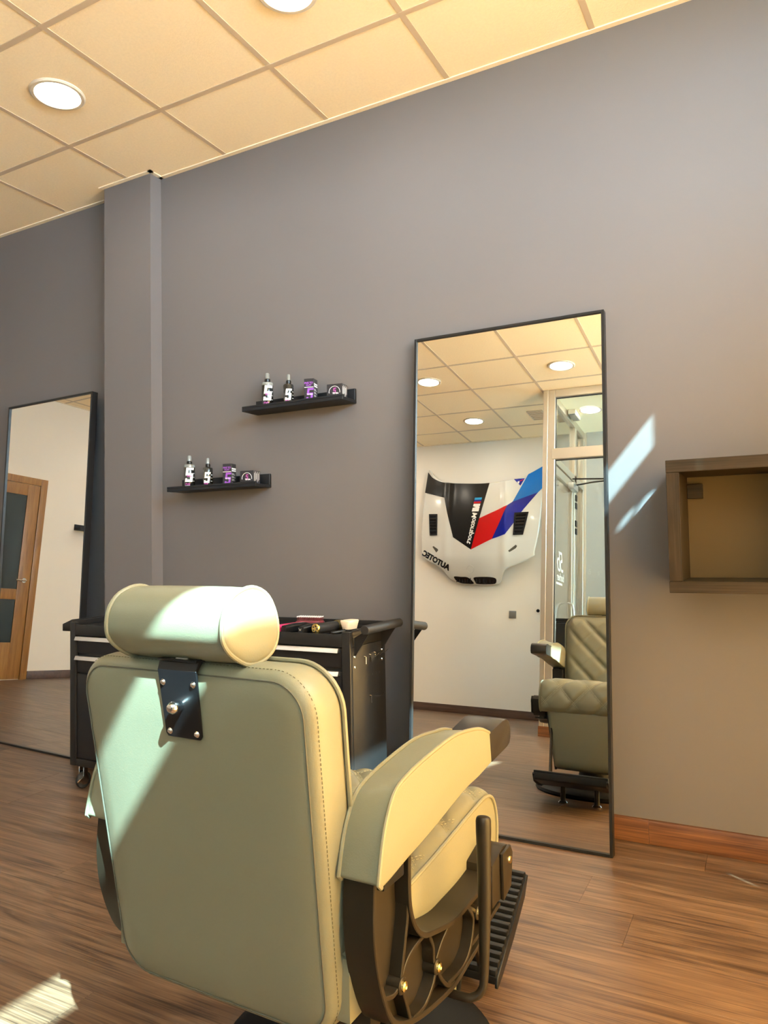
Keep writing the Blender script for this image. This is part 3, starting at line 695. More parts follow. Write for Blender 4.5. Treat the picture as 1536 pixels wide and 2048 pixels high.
# red hair brush lying with bristles up
t = thing('hair_brush', 'dark red hair brush with white-tipped bristles pointing up', 'brush', (0.57, -0.20, TZ))
p = Vector((0.52, -0.205)); d = Vector((1, 0.12)).normalized()
def hb(v): return (p.x+v[1]*d.x-v[0]*d.y, p.y+v[1]*d.y+v[0]*d.x, TZ+v[2])
B().loops([[(a, 0.07+q, z) for a, q in rrect(0.026*s, 0.066*s, 0.024, 5)] for z, s in ((0.0005, 0.9), (0.006, 1.0), (0.026, 1.0), (0.032, 0.9))]).map(hb).build('brush_head', m_red, t)
B().tube([hb((0, s, 0.016)) for s in (0.13, 0.15, 0.20, 0.23)], [0.012, 0.008, 0.009, 0.006], 12).build('handle', m_red, t)
br = B(); tp = B()
for i in range(11):
    for j in range(5):
        c = hb((-0.018+j*0.009, 0.018+i*0.0105, 0.030)); br.tube([c, (c[0], c[1], c[2]+0.018)], 0.0009, 5)
        tp.tube([(c[0], c[1], c[2]+0.016), (c[0], c[1], c[2]+0.0205)], 0.0019, 6)
o = br.build('bristle_pins', m_red, t); o['kind'] = 'stuff'; o = tp.build('bristle_tips', m_print, t); o['kind'] = 'stuff'
# pink comb tray end
t = thing('pink_comb', 'bright pink comb partly hidden behind the chair headrest', 'comb', (0.50, -0.36, TZ))
p = Vector((0.525, -0.388)); d = Vector((0.25, 1)).normalized()
def pc(v): return (p.x+v[0]*d.y+v[1]*d.x, p.y-v[0]*d.x+v[1]*d.y, TZ+v[2])
B().box(0.008, 0.028, 0, 0.16, 0.0005, 0.030).map(pc).build('comb_spine', m_pink, t, 0.002)
for k in range(16): B().box(-0.016, 0.008, 0.006+k*0.0095, 0.010+k*0.0095, 0.008, 0.020).map(pc).build('tooth', m_pink, t)
# hair clip between brush and clipper
t = thing('hair_clip', 'small silver hair clip beside the red brush', 'hair clip', (0.72, -0.20, TZ))
B().prism([(0.68, -0.205), (0.74, -0.195), (0.742, -0.185), (0.68, -0.19)], TZ+0.0002, TZ+0.022, 2).build('clip_jaw', m_chrome, t, 0.002)
B().prism([(0.68, -0.186), (0.735, -0.170), (0.73, -0.164), (0.68, -0.176)], TZ+0.0002, TZ+0.018, 2).build('clip_jaw', m_chrome, t, 0.002)

# ------------------------------------------------------------------ barber chair
CH = thing('barber_chair', 'sage green leather barber chair with black cast sides facing the mirror wall', 'barber chair',
           (1.5063-math.sin(-0.0211)*0.48, -1.904+math.cos(-0.0211)*0.48, 0), None, (0, 0, -0.0211), local=True)
ORG[CH.name] = Vector((0, 0.48, 0))     # chair coordinates: a right, b forward from the headrest, z up
def rear(z): return -0.026+(0.9-z)*0.15
# base and column
bs = B().lathe([(0, 0.0), (0.295, 0.0), (0.300, 0.008), (0.297, 0.020), (0.27, 0.034), (0.12, 0.052), (0.085, 0.07), (0.08, 0.10), (0, 0.10)], (0, 0.49, 0), 64).build('base', mat('black_base_enamel', (0.008, 0.008, 0.009), 0.5, spec=0.12), CH)
B().lathe([(0.075, 0.07), (0.075, 0.20), (0.068, 0.205), (0.055, 0.21), (0.055, 0.31), (0, 0.31)], (0, 0.42, 0), 40).build('column', m_black, CH)
box('under_frame', m_black, -0.20, 0.20, 0.16, 0.58, 0.30, 0.345, CH, 0.006)
box('cross_bar', m_cast, -0.255, 0.255, 0.115, 0.15, 0.335, 0.375, CH, 0.006)
# backrest: slab with rounded rear edge, quilted front
ZT, ZB, HW = 0.913, 0.335, 0.247
def back_ring(ins, dep):
    pts = rrect(HW-ins, (ZT-ZB)/2-ins, max(0.07-ins, 0.02), 10, 0, (ZT+ZB)/2)
    def wd(a, z): return a*(1.0-0.10*max(0.0, (0.62-z)/0.30)**1.5)
    return [(wd(a, z), rear(z)+dep, z) for a, z in pts]
rings = [back_ring(i_, d_) for i_, d_ in ((0.10, -0.004), (0.05, -0.003), (0.026, 0.0), (0.014, 0.004), (0.006, 0.010), (0.001, 0.020), (-0.001, 0.04), (0.0, 0.065), (0.003, 0.078), (0.012, 0.084))]
bk = B().loops(rings).build('backrest', m_leather, CH, ang=60)
B().tube(back_ring(-0.001, 0.080), 0.0042, 8, True).build('front_piping', m_leather, bk)
sm = back_ring(0.0175, 0.0018); B().tube(sm, 0.0013, 6, True).build('rear_seam', m_seam, bk)
def dashes(path, step, ln, r):
    b = B(); L = 0.0
    for i in range(len(path)-1):
        a, c = Vector(path[i]), Vector(path[i+1]); s = (c-a).length
        if s < 1e-6: continue
        n = 0
        while True:
            p0 = (math.ceil(L/step)+n)*step-L
            if p0 >= s: break
            p1 = min(p0+ln, s); b.tube([a+(c-a)*(p0/s), a+(c-a)*(p1/s)], r, 5); n += 1
        L += s
    return b
st = back_ring(0.0022, 0.0155)
o = dashes(st+st[:1], 0.0070, 0.0038, 0.0005).build('rear_stitching', m_thread, bk); o['kind'] = 'stuff'
def quilt(p, q, S=0.145, A=0.010):
    def g(c):
        d = abs((c/S+0.5) % 1.0-0.5)*S
        x = min(1.0, max(0.0, (d-0.0065)/0.034)); return (2*x-x*x), (1.0 if d < 0.002 else 0.0)
    a1, g1 = g(p+q); a2, g2 = g(p-q)
    return A*a1*(0.62+0.38*a2) + 0.0008*max(g1, g2)
def fq(u, v):
    z = ZB+0.012+(ZT-ZB-0.02)*(1-math.cos(PI*v))/2*0.35+(ZT-ZB-0.02)*v*0.65
    r = 0.06; w = HW-0.008
    for lim in (ZT-0.008-z, z-ZB-0.012):
        if lim < r: w = min(w, HW-0.008-r+math.sqrt(max(0, r*r-(r-lim)**2)))
    w *= (1.0-0.10*max(0.0, (0.62-z)/0.30)**1.5)
    uu = 2*u-1; a = uu*w
    d = min((1-abs(uu))*w, ZT-0.008-z, z-ZB-0.012)
    e = 1-math.exp(-max(d, 0)/0.022)
    return (a, rear(z)+0.080+0.028*e+e*quilt(a, z-0.679+0.072), z)
B().grid(fq, 141, 161).build('quilted_front', m_leather, bk, ang=180)
# rear plate, screws, knob, headrest stem
pl_ = [(-0.040, 0.902), (0.042, 0.902), (0.0385, 0.798), (0.034, 0.7925), (-0.033, 0.7925), (-0.0375, 0.798)]
b = B(); b.loops([[(a, rear(z)-0.0045, z) for a, z in pl_], [(a, rear(z)-0.0085, z) for a, z in pl_]])
b.box(-0.040, 0.042, rear(0.902)-0.0085, 0.055, 0.9145, 0.9185)
b.loops([[(-0.040, rear(0.902)-0.0085, 0.900), (0.042, rear(0.902)-0.0085, 0.900), (0.042, rear(0.902)-0.0025, 0.9185), (-0.040, rear(0.902)-0.0025, 0.9185)], [(-0.040, rear(0.902)-0.004, 0.900), (0.042, rear(0.902)-0.004, 0.900), (0.042, rear(0.902)+0.008, 0.914), (-0.040, rear(0.902)+0.008, 0.914)]])
pt = b.build('headrest_plate', m_blackp, CH, 0.0008, 1)
for a, z in ((-0.031, 0.881), (0.033, 0.881), (-0.028, 0.802), (0.029, 0.802)):
    B().lathe([(0, -0.0035), (0.003, -0.003), (0.0055, 0)], (a, rear(z)-0.0085, z), 16, 1).build('screw', m_chrome, pt)
B().lathe([(0, -0.024), (0.006, -0.0225), (0.0098, -0.0175), (0.0105, -0.012), (0.0095, -0.006), (0.0088, -0.002), (0.0088, 0)], (0.0, rear(0.845)-0.0085, 0.845), 24, 1).build('release_knob', m_chrome, pt)
box('headrest_stem', m_chrome, -0.011, 0.015, -0.024, -0.004, 0.912, 0.945, CH, 0.001, 1)
# headrest
hr = spline([(-0.0650, 0.967), (-0.060, 0.996), (-0.038, 1.020), (0.004, 1.030), (0.043, 1.014), (0.065, 0.974), (0.062, 0.938), (0.036, 0.917), (-0.005, 0.9135), (-0.040, 0.930), (-0.059, 0.948)], 4, True)
hc = Vector((0.0, 0.970)); HL = 0.1215
def hring(a, s): return [(a, hc.x+(p.x-hc.x)*s, hc.y+(p.y-hc.y)*s) for p in hr]
rings = [hring(-HL-0.009, 0.30), hring(-HL-0.0085, 0.6), hring(-HL-0.006, 0.85), hring(-HL-0.002, 0.96), hring(-HL, 0.985)]
for k in range(13):
    u = k/12*2-1; rings.append(hring(u*(HL-0.003), 0.985+0.030*(1-u**4)))
rings += [hring(HL, 0.985), hring(HL+0.002, 0.96), hring(HL+0.006, 0.85), hring(HL+0.0085, 0.6), hring(HL+0.009, 0.30)]
hd = B().loops(rings).build('headrest', m_leather, CH, ang=80)
for s in (-1, 1): B().tube(hring(s*HL, 1.000), 0.0036, 8, True).build('piping', m_leather, hd)
# seat
sp_ = spline([(0.07, 0.470), (0.16, 0.488), (0.25, 0.499), (0.346, 0.5085), (0.4547, 0.5215), (0.56, 0.535), (0.625, 0.540), (0.662, 0.530), (0.683, 0.505), (0.692, 0.470), (0.690, 0.430), (0.676, 0.400), (0.655, 0.388)], 8)
cum = [0.0]
for i in range(1, len(sp_)): cum.append(cum[-1]+(sp_[i]-sp_[i-1]).length)
def seat_pt(v):
    s = v*cum[-1]
    for i in range(1, len(sp_)):
        if cum[i] >= s-1e-9:
            f = (s-cum[i-1])/(cum[i]-cum[i-1]); p = sp_[i-1].lerp(sp_[i], f); d = (sp_[i]-sp_[i-1]).normalized(); return p, Vector((-d.y, d.x)), s
SW = 0.247
def fs(u, v):
    p, nn, s = seat_pt(v); uu = 2*u-1; a = uu*SW
    e = 1-math.exp(-max(0, (1-abs(uu))*SW)/0.016); e *= min(1, (1-v)/0.06+0.0)
    h = e*(0.010+quilt(a, s-0.045))-0.002
    return (a, p.x+nn.x*h, p.y+nn.y*h)
seat = B().grid(fs, 165, 225).build('seat', m_leather, CH, ang=180)
side = [(p.x, p.y) for p in sp_]+[(0.60, 0.385), (0.30, 0.375), (0.07, 0.375)]
B().prism(side, -SW+0.001, SW-0.001, 0).build('seat_side', m_leather, seat, 0.003)
for s in (-1, 1): B().tube([(s*SW, p.x, p.y+0.0005) for p in sp_], 0.0040, 8).build('piping', m_leather, seat)
b = B()
for k in range(-8, 9):
    for sg in (1, -1):
        for off in (-0.0055, 0.0055):
            path = []
            for i in range(60):
                a = -SW+0.012+(2*SW-0.024)*i/59; s = 0.045+sg*(a-k*0.145)+off+(0.0 if sg > 0 else 0.0)
                if 0.02 < s < cum[-1]*0.93:
                    x = fs((a/SW+1)/2, s/cum[-1]); _, nq, _s = seat_pt(s/cum[-1]); path.append((x[0], x[1]+nq.x*0.0016, x[2]+nq.y*0.0016))
                elif path: break
            if len(path) > 2: b2 = dashes(path, 0.0080, 0.0050, 0.0006); b.add(b2.v, b2.f)
o = b.build('stitching', m_stitch, seat); o['kind'] = 'stuff'
# leg panel
def fl_(u, v):
    hw = 0.212-0.036*(1-v); z = 0.115+0.285*v; a = (2*u-1)*hw
    return (a, 0.650-0.030*(1-v)+0.014*(1-(2*u-1)**2)-0.02*max(0, (0.12-v)/0.12)**2, z)
lp = B().grid(fl_, 25, 21).build('leg_panel', m_leather, CH, ang=180)
md = lp.modifiers.new('thickness', 'SOLIDIFY'); md.thickness = 0.02; md.offset = 0 
for s in (-1, 1): B().tube([(s*0.216, 0.640, 0.405), (s*0.212, 0.640, 0.36), (s*0.176, 0.612, 0.105)], 0.006, 8).build('panel_edge', m_black, lp)
box('leg_panel_back', m_black, -0.16, 0.16, 0.585, 0.615, 0.15, 0.385, CH, 0.01)
# arms, side castings, bolts
AUP = [(0.4605, 0.7245), (0.42, 0.740), (0.3706, 0.7500), (0.2925, 0.7571), (0.1972, 0.7506), (0.1188, 0.7400), (0.0777, 0.7264), (0.0525, 0.6960), (0.0372, 0.6592), (0.0255, 0.6140)]
ALO = [(0.0340, 0.6080), (0.0587, 0.6105), (0.1136, 0.6194), (0.1913, 0.6298), (0.3282, 0.6535), (0.4033, 0.6598), (0.4670, 0.6683)]
aup = spline(AUP, 5); alo = spline(ALO, 4); prof = [(p.x, p.y) for p in aup+alo]
TIP = [(0.4615, 0.7255), (0.535, 0.7330), (0.556, 0.7315), (0.570, 0.7235), (0.577, 0.710), (0.577, 0.690), (0.570, 0.6795), (0.555, 0.6755), (0.468, 0.6672)]
COUT = [(0.046, 0.606), (0.042, 0.553), (0.045, 0.508), (0.053, 0.471), (0.068, 0.429), (0.086, 0.395), (0.109, 0.373), (0.150, 0.354), (0.211, 0.337), (0.298, 0.324), (0.339, 0.325), (0.383, 0.331), (0.430, 0.337), (0.463, 0.352), (0.506, 0.361), (0.542, 0.364)]
CU = [(0.150, 0.606), (0.148, 0.554), (0.152, 0.521), (0.167, 0.490), (0.194, 0.465), (0.229, 0.452), (0.311, 0.433), (0.374, 0.432), (0.444, 0.434), (0.512, 0.442), (0.545, 0.447)]
RIBS = [[(0.1485, 0.57), (0.149, 0.54), (0.146, 0.51), (0.139, 0.486), (0.128, 0.449), (0.12, 0.424)], [(0.12, 0.424), (0.098, 0.420), (0.071, 0.430)], [(0.12, 0.424), (0.136, 0.393), (0.15, 0.356)],
        [(0.202, 0.459), (0.166, 0.456), (0.141, 0.447), (0.122, 0.426)], [(0.223, 0.449), (0.236, 0.425), (0.237, 0.404), (0.244, 0.391)], [(0.244, 0.391), (0.234, 0.368), (0.201, 0.350), (0.160, 0.352)],
        [(0.244, 0.391), (0.267, 0.356), (0.292, 0.334), (0.318, 0.326)], [(0.307, 0.433), (0.27, 0.417), (0.247, 0.399)], [(0.381, 0.428), (0.408, 0.394), (0.392, 0.351), (0.354, 0.333), (0.290, 0.338)],
        [(0.381, 0.428), (0.426, 0.397), (0.464, 0.360)], [(0.470, 0.436), (0.450, 0.412), (0.430, 0.400)], [(0.466, 0.357), (0.42, 0.352), (0.396, 0.352)]]
RIBN = [0.0036]; CAMA = 0.849
co = spline(COUT, 4); cu_ = spline(CU, 4)
for s in (1, -1):
    A0, A1 = 0.241, 0.327
    def sx(v, s=s): return (s*v[0], v[1], v[2])
    def sx(v, s=s):
        k = 0.014*max(0.0, min(1.0, 1-v[1]/0.47)); g = k/(CAMA-0.327)
        dz = 0.014*max(0, min(1, (A1-v[0])/(A1-A0)))*max(0.0, min(1.0, (v[2]-0.63)/0.09))*max(0.0, min(1.0, (0.5-v[1])/0.12))
        return (s*(v[0]-k*(v[0]-A0)/(A1-A0)), v[1]+g*(v[1]+0.878), v[2]-g*(1.0928-v[2])-dz)
    am = B().prism(prof, A0, A1, 0).map(sx).build('armrest', m_leather, CH, 0.005, 3, ang=50)
    for a in (A0+0.003, A1-0.003): B().tube([(a, p.x, p.y+0.0012) for p in aup]+[(a, 0.034, 0.6075)], 0.0040, 8).map(sx).build('piping', m_leather, am)
    B().prism(TIP, A0+0.001, A1, 0).map(sx).build('arm_tip', m_pad, am, 0.003)
    # arm support post up to the pad, then casting
    def sx(v, s=s):
        k = 0.012; g = k/(CAMA-0.305)
        return (s*(v[0]-k), v[1]+g*(v[1]+0.878), v[2]-g*(1.0928-v[2]))
    body = [(p.x, p.y) for p in co]+[(p.x, p.y) for p in reversed(cu_)]
    ca = B().prism(body, 0.262, 0.285, 0).map(sx).build('side_frame', m_cast, CH)
    def strip(path, w, a0, a1):
        P = [Vector(p) for p in path]; L = []; R = []
        for i, p in enumerate(P):
            d = (P[min(i+1, len(P)-1)]-P[max(i-1, 0)]).normalized(); n_ = Vector((-d.y, d.x))*w; L.append(p+n_); R.append(p-n_)
        poly = [(p.x, p.y) for p in L]+[(p.x, p.y) for p in reversed(R)]
        return B().loops([[(a0, x, z) for x, z in poly], [(a1, x, z) for x, z in poly]])
    strip(co, 0.0045, 0.255, 0.309).map(sx).build('outer_rim', m_cast, ca, 0.0015, 1)
    strip(cu_, 0.0045, 0.250, 0.311).map(sx).build('inner_rim', m_cast, ca, 0.0015, 1)
    for r_ in RIBS: strip(spline(r_, 5), RIBN[0], 0.284, 0.307).map(sx).build('rib', m_cast, ca, 0.0012, 1)
    for (bb_, zz) in ((0.122, 0.4225), (0.245, 0.389), (0.427, 0.397)):
        B().lathe([(0.0125, 0.0), (0.0125, 0.024), (0.011, 0.0255), (0, 0.0255)], (0.284, bb_, zz), 20, 0).map(sx).build('bolt_boss', m_cast, ca)
        B().lathe([(0.0082, 0.0), (0.0075, 0.0035), (0.004, 0.0050), (0.0028, 0.0038), (0, 0.0038)], (0.3095, bb_, zz), 18, 0).map(sx).build('bolt', m_brass, ca)
    def sx(v, s=s): return (s*v[0], v[1], v[2])
    # front block
    fb = B().prism([(0.520, 0.445), (0.585, 0.462), (0.606, 0.459), (0.619, 0.445), (0.617, 0.425), (0.607, 0.380), (0.585, 0.358), (0.545, 0.364), (0.515, 0.362)], 0.235, 0.302, 0).map(sx).build('front_block', m_cast, CH, 0.004)
    B().prism([(0.560, 0.455), (0.606, 0.459), (0.619, 0.440), (0.606, 0.375), (0.560, 0.362)], 0.303, 0.310, 0).map(sx).build('link_plate', m_cast, fb, 0.002)
    B().lathe([(0.008, 0), (0.007, 0.003), (0.003, 0.003), (0, 0.002)], (0.310, 0.598, 0.431), 16, 0).map(sx).build('bolt', m_brass, fb)
    B().prism([(0.60, 0.36), (0.625, 0.345), (0.80, 0.105), (0.775, 0.085)], 0.196, 0.206, 0).map(lambda v, s=s: (s*(v[0]-0.038*(0.36-v[2])/0.27), v[1], v[2])).build('footrest_link', m_cast, CH, 0.002)
    box('pad_mount', m_black, min(s*0.262, s*0.30), max(s*0.262, s*0.30), 0.085, 0.15, 0.575, 0.606, CH, 0.003)
# pump lever on the right
lv = [(0.345, 0.372, 0.601), (0.345, 0.371, 0.592), (0.345, 0.370, 0.56), (0.345, 0.368, 0.46), (0.345, 0.362, 0.38), (0.345, 0.356, 0.325), (0.343, 0.352, 0.306), (0.330, 0.345, 0.293), (0.30, 0.342, 0.289), (0.16, 0.36, 0.280), (0.06, 0.40, 0.27)]
B().tube(spline(lv, 4), [(0.003, 0.0085, 0.0115, 0.013, 0.0138)[i] if i < 5 else max(0.0074, 0.0138-0.0062*max(0, (i-7)/14)) for i in range(41)], 16).build('pump_lever', m_cast, CH)
# footrest: tilted ribbed plate
def fr_w(b_): return 0.205-0.045*(b_-0.775)/0.365
def fr_z(b_): return 0.075+0.088*(b_-0.775)/0.365
fp = B().loops([[(-fr_w(b_), b_, fr_z(b_)-0.004), (fr_w(b_), b_, fr_z(b_)-0.004), (fr_w(b_)-0.004, b_, fr_z(b_)-lo), (-fr_w(b_)+0.004, b_, fr_z(b_)-lo)] for b_, lo in ((0.775, 0.022), (0.80, 0.028), (0.95, 0.034), (1.10, 0.036), (1.135, 0.034), (1.14, 0.030))]).build('footrest', m_black, CH, 0.003)
for k in range(15):
    b_ = 0.785+k*0.0242
    B().box(-fr_w(b_)+0.001, fr_w(b_)-0.001, b_-0.0085, b_+0.0085, fr_z(b_)-0.006, fr_z(b_)+0.008).build('rib', m_black, fp, 0.003, 2)
for s in (-1, 1):
    B().prism([(0.772, fr_z(0.772)-0.028), (0.775, fr_z(0.775)-0.005), (1.138, fr_z(1.138)-0.005), (1.145, fr_z(1.14)-0.012), (1.10, fr_z(1.10)-0.040), (0.95, fr_z(0.95)-0.044), (0.82, fr_z(0.82)-0.036)], -0.004, 0.004, 0).map(lambda v, s=s: (s*(fr_w(v[1]))+v[0], v[1], v[2])).build('footrest_end', m_black, fp, 0.0015, 1)
    B().lathe([(0.012, 0.012), (0.012, 0.10), (0, 0.10)], (s*0.077, 0.905, 0), 18).build('leveling_post', m_black, fp)
    B().lathe([(0, 0.0005), (0.019, 0.0005), (0.021, 0.005), (0.016, 0.012), (0, 0.014)], (s*0.077, 0.905, 0), 20).build('leveling_foot', m_chrome, fp)

# ------------------------------------------------------------------ racing bonnet on the white wall (seen in the mirror)
HB = thing('car_bonnet', 'white racing car bonnet with black, red and blue vinyl hung on the white wall', 'car bonnet', (-0.45, YF, 1.39))
def lerp_tab(tab, x):
    if x <= tab[0][0]: return tab[0][1]
    for (a, b), (c, d) in zip(tab, tab[1:]):
        if x <= c: 
            t_ = (x-a)/(c-a); return b+(d-b)*t_
    return tab[-1][1]
def smooth_tab(tab): 
    return [(p.x, p.y) for p in spline(tab, 6)]
TOP = smooth_tab([(-1.15, 2.735), (-1.10, 2.700), (-1.02, 2.622), (-0.857, 2.555), (-0.5468, 2.522), (-0.32, 2.519), (-0.05, 2.551), (0.103, 2.606), (0.2577, 2.700)])
BOT = smooth_tab([(-1.155, 1.715), (-1.10, 1.672), (-0.95, 1.605), (-0.86, 1.550), (-0.80, 1.482), (-0.735, 1.430), (-0.60, 1.402), (-0.487, 1.394), (-0.33, 1.394), (-0.225, 1.404), (-0.178, 1.440), (-0.150, 1.515), (-0.08, 1.572), (0.08, 1.632), (0.175, 1.668), (0.26, 1.72)])
LEFT = smooth_tab([(1.66, -1.118), (1.75, -1.138), (1.99, -1.152), (2.25, -1.143), (2.45, -1.128), (2.72, -1.098)])
RIGHT = smooth_tab([(1.655, 0.165), (1.75, 0.185), (2.0, 0.232), (2.25, 0.252), (2.40, 0.257), (2.72, 0.258)])
def hood_xz(u, v):
    x0 = -1.15+1.40*u
    z = lerp_tab(BOT, x0)+(lerp_tab(TOP, x0)-lerp_tab(BOT, x0))*v
    L, R = lerp_tab(LEFT, z), lerp_tab(RIGHT, z)
    if z < 1.66: L, R = -1.118, 0.165
    # keep the nose where the outline has it
    k = min(1, max(0, (z-1.50)/0.25)); x = x0*(1-k)+(L+(R-L)*u)*k
    return x, z
def hood_y(x, z):
    t_ = (x+0.45)/0.70
    d = 0.045+0.085*(1-min(1, abs(t_))**2.2)
    d += 0.018*math.exp(-((abs(x+0.47)-0.34)/0.05)**2)*min(1, max(0, (z-1.5)/0.2))    # power-dome creases
    d += 0.030*math.sin(PI*min(1, max(0, (z-1.36)/1.35)))
    nose = max(0.0, (1.72-z)/0.34); d -= 0.085*nose**1.8
    return YF+max(0.012, d)
hood = B().grid(lambda u, v: (lambda q: (q[0], hood_y(*q), q[1]))(hood_xz(u, v)), 91, 71).build('bonnet_skin', m_hood, HB, ang=180)
md = hood.modifiers.new('thickness', 'SOLIDIFY'); md.thickness = 0.010; md.offset = -1
def decal(name, poly, m, lift=0.0022, nx=26, topclip=False):
    """vinyl cut to a convex outline, draped on the skin"""
    xs = [p[0] for p in poly]; zs = [p[1] for p in poly]; bm = bmesh.new()
    x0, x1, z0, z1 = min(xs), max(xs), min(zs), max(zs)
    g = [[bm.verts.new((x0+(x1-x0)*i/nx, 0, z0+((lerp_tab(TOP, x0+(x1-x0)*i/nx)-0.001 if topclip else z1)-z0)*j/nx)) for j in range(nx+1)] for i in range(nx+1)]
    for i in range(nx):
        for j in range(nx): bm.faces.new((g[i][j], g[i+1][j], g[i+1][j+1], g[i][j+1]))
    cx, cz = sum(xs)/len(xs), sum(zs)/len(zs)
    for (a, b), (c, d) in zip(poly, poly[1:]+poly[:1]):
        nrm = Vector((d-b, 0, -(c-a)))
        if nrm.dot(Vector((cx-a, 0, cz-b))) > 0: nrm = -nrm
        if nrm.length < 1e-9: continue
        bmesh.ops.bisect_plane(bm, geom=bm.verts[:]+bm.edges[:]+bm.faces[:], dist=1e-7, plane_co=(a, 0, b), plane_no=nrm.normalized(), clear_outer=True)
    vs = [(v.co.x, hood_y(v.co.x, v.co.z)+lift, v.co.z) for v in bm.verts]
    bm.verts.index_update(); fs = [tuple(v.index for v in f.verts) for f in bm.faces]; bm.free()
    return B().add(vs, fs).build(name, m, HB, ang=180)
decal('black_vinyl', [(-1.098, 2.78), (-1.130, 2.459), (-0.857, 2.376), (-0.857, 2.78)], m_hblack, topclip=True)
decal('black_vinyl', [(-0.857, 2.78), (-0.857, 2.376), (-0.7273, 1.914), (-0.5088, 1.772), (-0.318, 2.519), (-0.318, 2.53)], m_hblack, topclip=True)
decal('red_vinyl', [(-0.4207, 2.1187), (-0.1047, 2.2563), (-0.2716, 1.8854), (-0.5088, 1.772)], m_hred)
decal('dark_blue_vinyl', [(-0.1047, 2.2563), (0.0599, 2.2045), (-0.1228, 1.9329), (-0.2716, 1.8854)], m_hblue); decal('dark_blue_vinyl', [(-0.1047, 2.2563), (-0.052, 2.296), (0.2122, 2.3996), (0.0599, 2.2045)], m_hblue)
decal('light_blue_vinyl', [(-0.052, 2.296), (0.1031, 2.6035), (0.257, 2.78), (0.257, 2.45), (0.2122, 2.3996)], m_hlblue, topclip=True)
decal('blue_corner_sticker', [(-0.049, 2.551), (0.068, 2.559), (0.024, 2.475)], m_hblue)
decal('sticker_mark', [(0.02, 2.535), (0.055, 2.550), (0.05, 2.538), (0.018, 2.522)], m_hred, 0.004); decal('sticker_mark', [(-0.01, 2.52), (0.012, 2.53), (0.012, 2.505), (0.0, 2.497)], m_print, 0.004)
def onhood(org, ex_, ey_, lift):
    org = Vector(org); ex_ = Vector(ex_).normalized(); ey_ = Vector(ey_).normalized()
    def fn(a, b):
        p = org+ex_*a+ey_*b; return (p.x, hood_y(p.x, p.y)+lift, p.y)
    return fn
rd = Vector((-0.1074, -0.494)).normalized(); ru = Vector((rd.y, -rd.x))           # letters read downwards, tops towards -x
lettering('bonnet_lettering', 'Motorsport', 0.079, m_print, HB, onhood((-0.446, 2.178), rd, ru, 0.004), bold=0.0016, spacing=0.93)
def quad(nm, x0, x1, y0, y1, sk, m_):
    f = onhood((-0.396, 2.354), rd, ru, 0.0042)
    B().add([f(x0, y0), f(x1, y0), f(x1+sk, y1), f(x0+sk, y1)], [(0,1,2,3)]).build(nm, m_, HB)
for k, (m_, a, b_) in enumerate(((m_cyan, 0.0, 0.026), (m_hblue, 0.026, 0.046), (m_hred, 0.046, 0.066))): quad('stripe', a, b_, 0.0, 0.082, 0.018, m_)
f_ = onhood((-0.412, 2.283), rd, ru, 0.0042); bM = B()
for q4 in (((0, 0), (0.026, 0), (0.042, 0.078), (0.016, 0.078)), ((0.016, 0.078), (0.044, 0.078), (0.056, 0), (0.034, 0)), ((0.034, 0), (0.056, 0), (0.084, 0.078), (0.062, 0.078)), ((0.058, 0), (0.088, 0), (0.104, 0.078), (0.074, 0.078))):
    bM.add([f_(*p_) for p_ in q4], [(0, 1, 2, 3)])
bM.build('bonnet_lettering', m_print, HB, smooth=False)
# AUTOTEC sign: viewer in the room reads towards -x
ad = Vector((-1.08+0.80, 1.720-1.572)).normalized(); au = Vector((ad.y, -ad.x)); au = au if au.y > 0 else -au
lettering('bonnet_lettering', 'AUTOTEC', 0.086, m_hblack, HB, onhood((-0.785, 1.545), ad, au, 0.004), bold=0.0045, spacing=0.98)
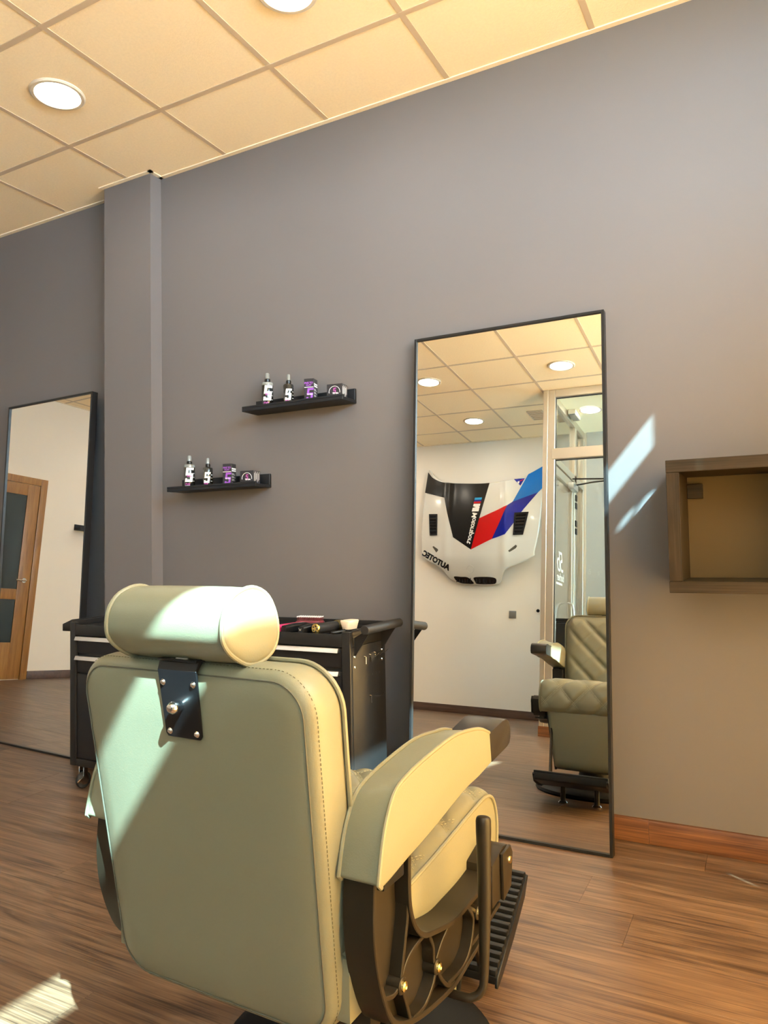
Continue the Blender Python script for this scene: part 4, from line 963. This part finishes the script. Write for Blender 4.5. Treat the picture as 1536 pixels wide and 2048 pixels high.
# vents with louvres
def vent(quad_):
    (ax, az), (bx, bz), (cx, cz), (dx_, dz) = quad_     # tl tr br bl
    P = lambda u, v: (ax+(bx-ax)*u+((dx_+(cx-dx_)*u)-(ax+(bx-ax)*u))*v, az+(bz-az)*u+((dz+(cz-dz)*u)-(az+(bz-az)*u))*v)
    def pt(u, v, l): x, z = P(u, v); return (x, hood_y(x, z)+l, z)
    b = B().grid(lambda u, v: pt(u, v, 0.003), 7, 13)
    vn = b.build('vent', m_hblack, HB, ang=180)
    for (u0, u1, v0, v1) in ((0, 0.12, 0, 1), (0.88, 1, 0, 1), (0.12, 0.88, 0, 0.06), (0.12, 0.88, 0.94, 1)):
        B().loops([[pt(u0, v0, l), pt(u1, v0, l), pt(u1, v1, l), pt(u0, v1, l)] for l in (0.002, 0.011)]).build('vent_frame', m_blackp, vn, 0.001, 1)
    for k in range(6):
        v0 = 0.09+k*0.142
        B().loops([[pt(0.13, v0, 0.010), pt(0.87, v0, 0.010), pt(0.87, v0+0.08, 0.004), pt(0.13, v0+0.08, 0.004)], [pt(0.13, v0, 0.013), pt(0.87, v0, 0.013), pt(0.87, v0+0.085, 0.006), pt(0.13, v0+0.085, 0.006)]]).build('louvre', m_blackp, vn)
vent([(-1.053, 2.197), (-0.940, 2.190), (-0.930, 1.944), (-1.030, 1.946)])
vent([(-0.028, 2.172), (0.121, 2.182), (0.066, 1.930), (-0.040, 1.926)])
def slot(pts):
    b = B().loops([[(x, hood_y(x, z)+l, z) for x, z in pts] for l in (-0.002, 0.0035)]); return b.build('washer_slot', mat('slot_brown', (0.09, 0.08, 0.06), 0.6), HB, 0.001, 1)
slot([(-0.990, 1.815), (-0.975, 1.822), (-0.917, 1.785), (-0.915, 1.770), (-0.938, 1.748)])
slot([(-0.088, 1.755), (-0.010, 1.822), (0.004, 1.808), (-0.008, 1.785), (-0.075, 1.742)])
for e_ in (0.040,):
    B().tube([(-0.5198+e_*math.cos(a), hood_y(-0.5198, 1.5588+e_*math.sin(a))+0.002, 1.5588+e_*math.sin(a)) for a in [2*PI*k/28 for k in range(28)]], 0.0025, 6, True).build('emblem_seat', m_hood, HB)
def grille(pts):
    P = spline(pts, 4, True)
    g = B().loops([[(p.x, hood_y(p.x, max(p.y, 1.42))+l, p.y) for p in P] for l in (-0.004, 0.005)]).build('kidney_grille', m_hblack, HB)
    xs = [p.x for p in P]; zs = [p.y for p in P]
    for k in range(6):
        x = min(xs)+0.035+(max(xs)-min(xs)-0.07)*k/5
        box('grille_bar', m_blackp, x-0.004, x+0.004, hood_y(x, 1.44)+0.004, hood_y(x, 1.44)+0.012, min(zs)+0.016, max(zs)-0.016, g)
grille([(-0.725, 1.478), (-0.64, 1.476), (-0.56, 1.470), (-0.505, 1.425), (-0.500, 1.403), (-0.56, 1.401), (-0.64, 1.408), (-0.695, 1.430)])
grille([(-0.490, 1.466), (-0.42, 1.476), (-0.31, 1.476), (-0.245, 1.464), (-0.235, 1.435), (-0.258, 1.405), (-0.35, 1.399), (-0.455, 1.402), (-0.478, 1.425)])
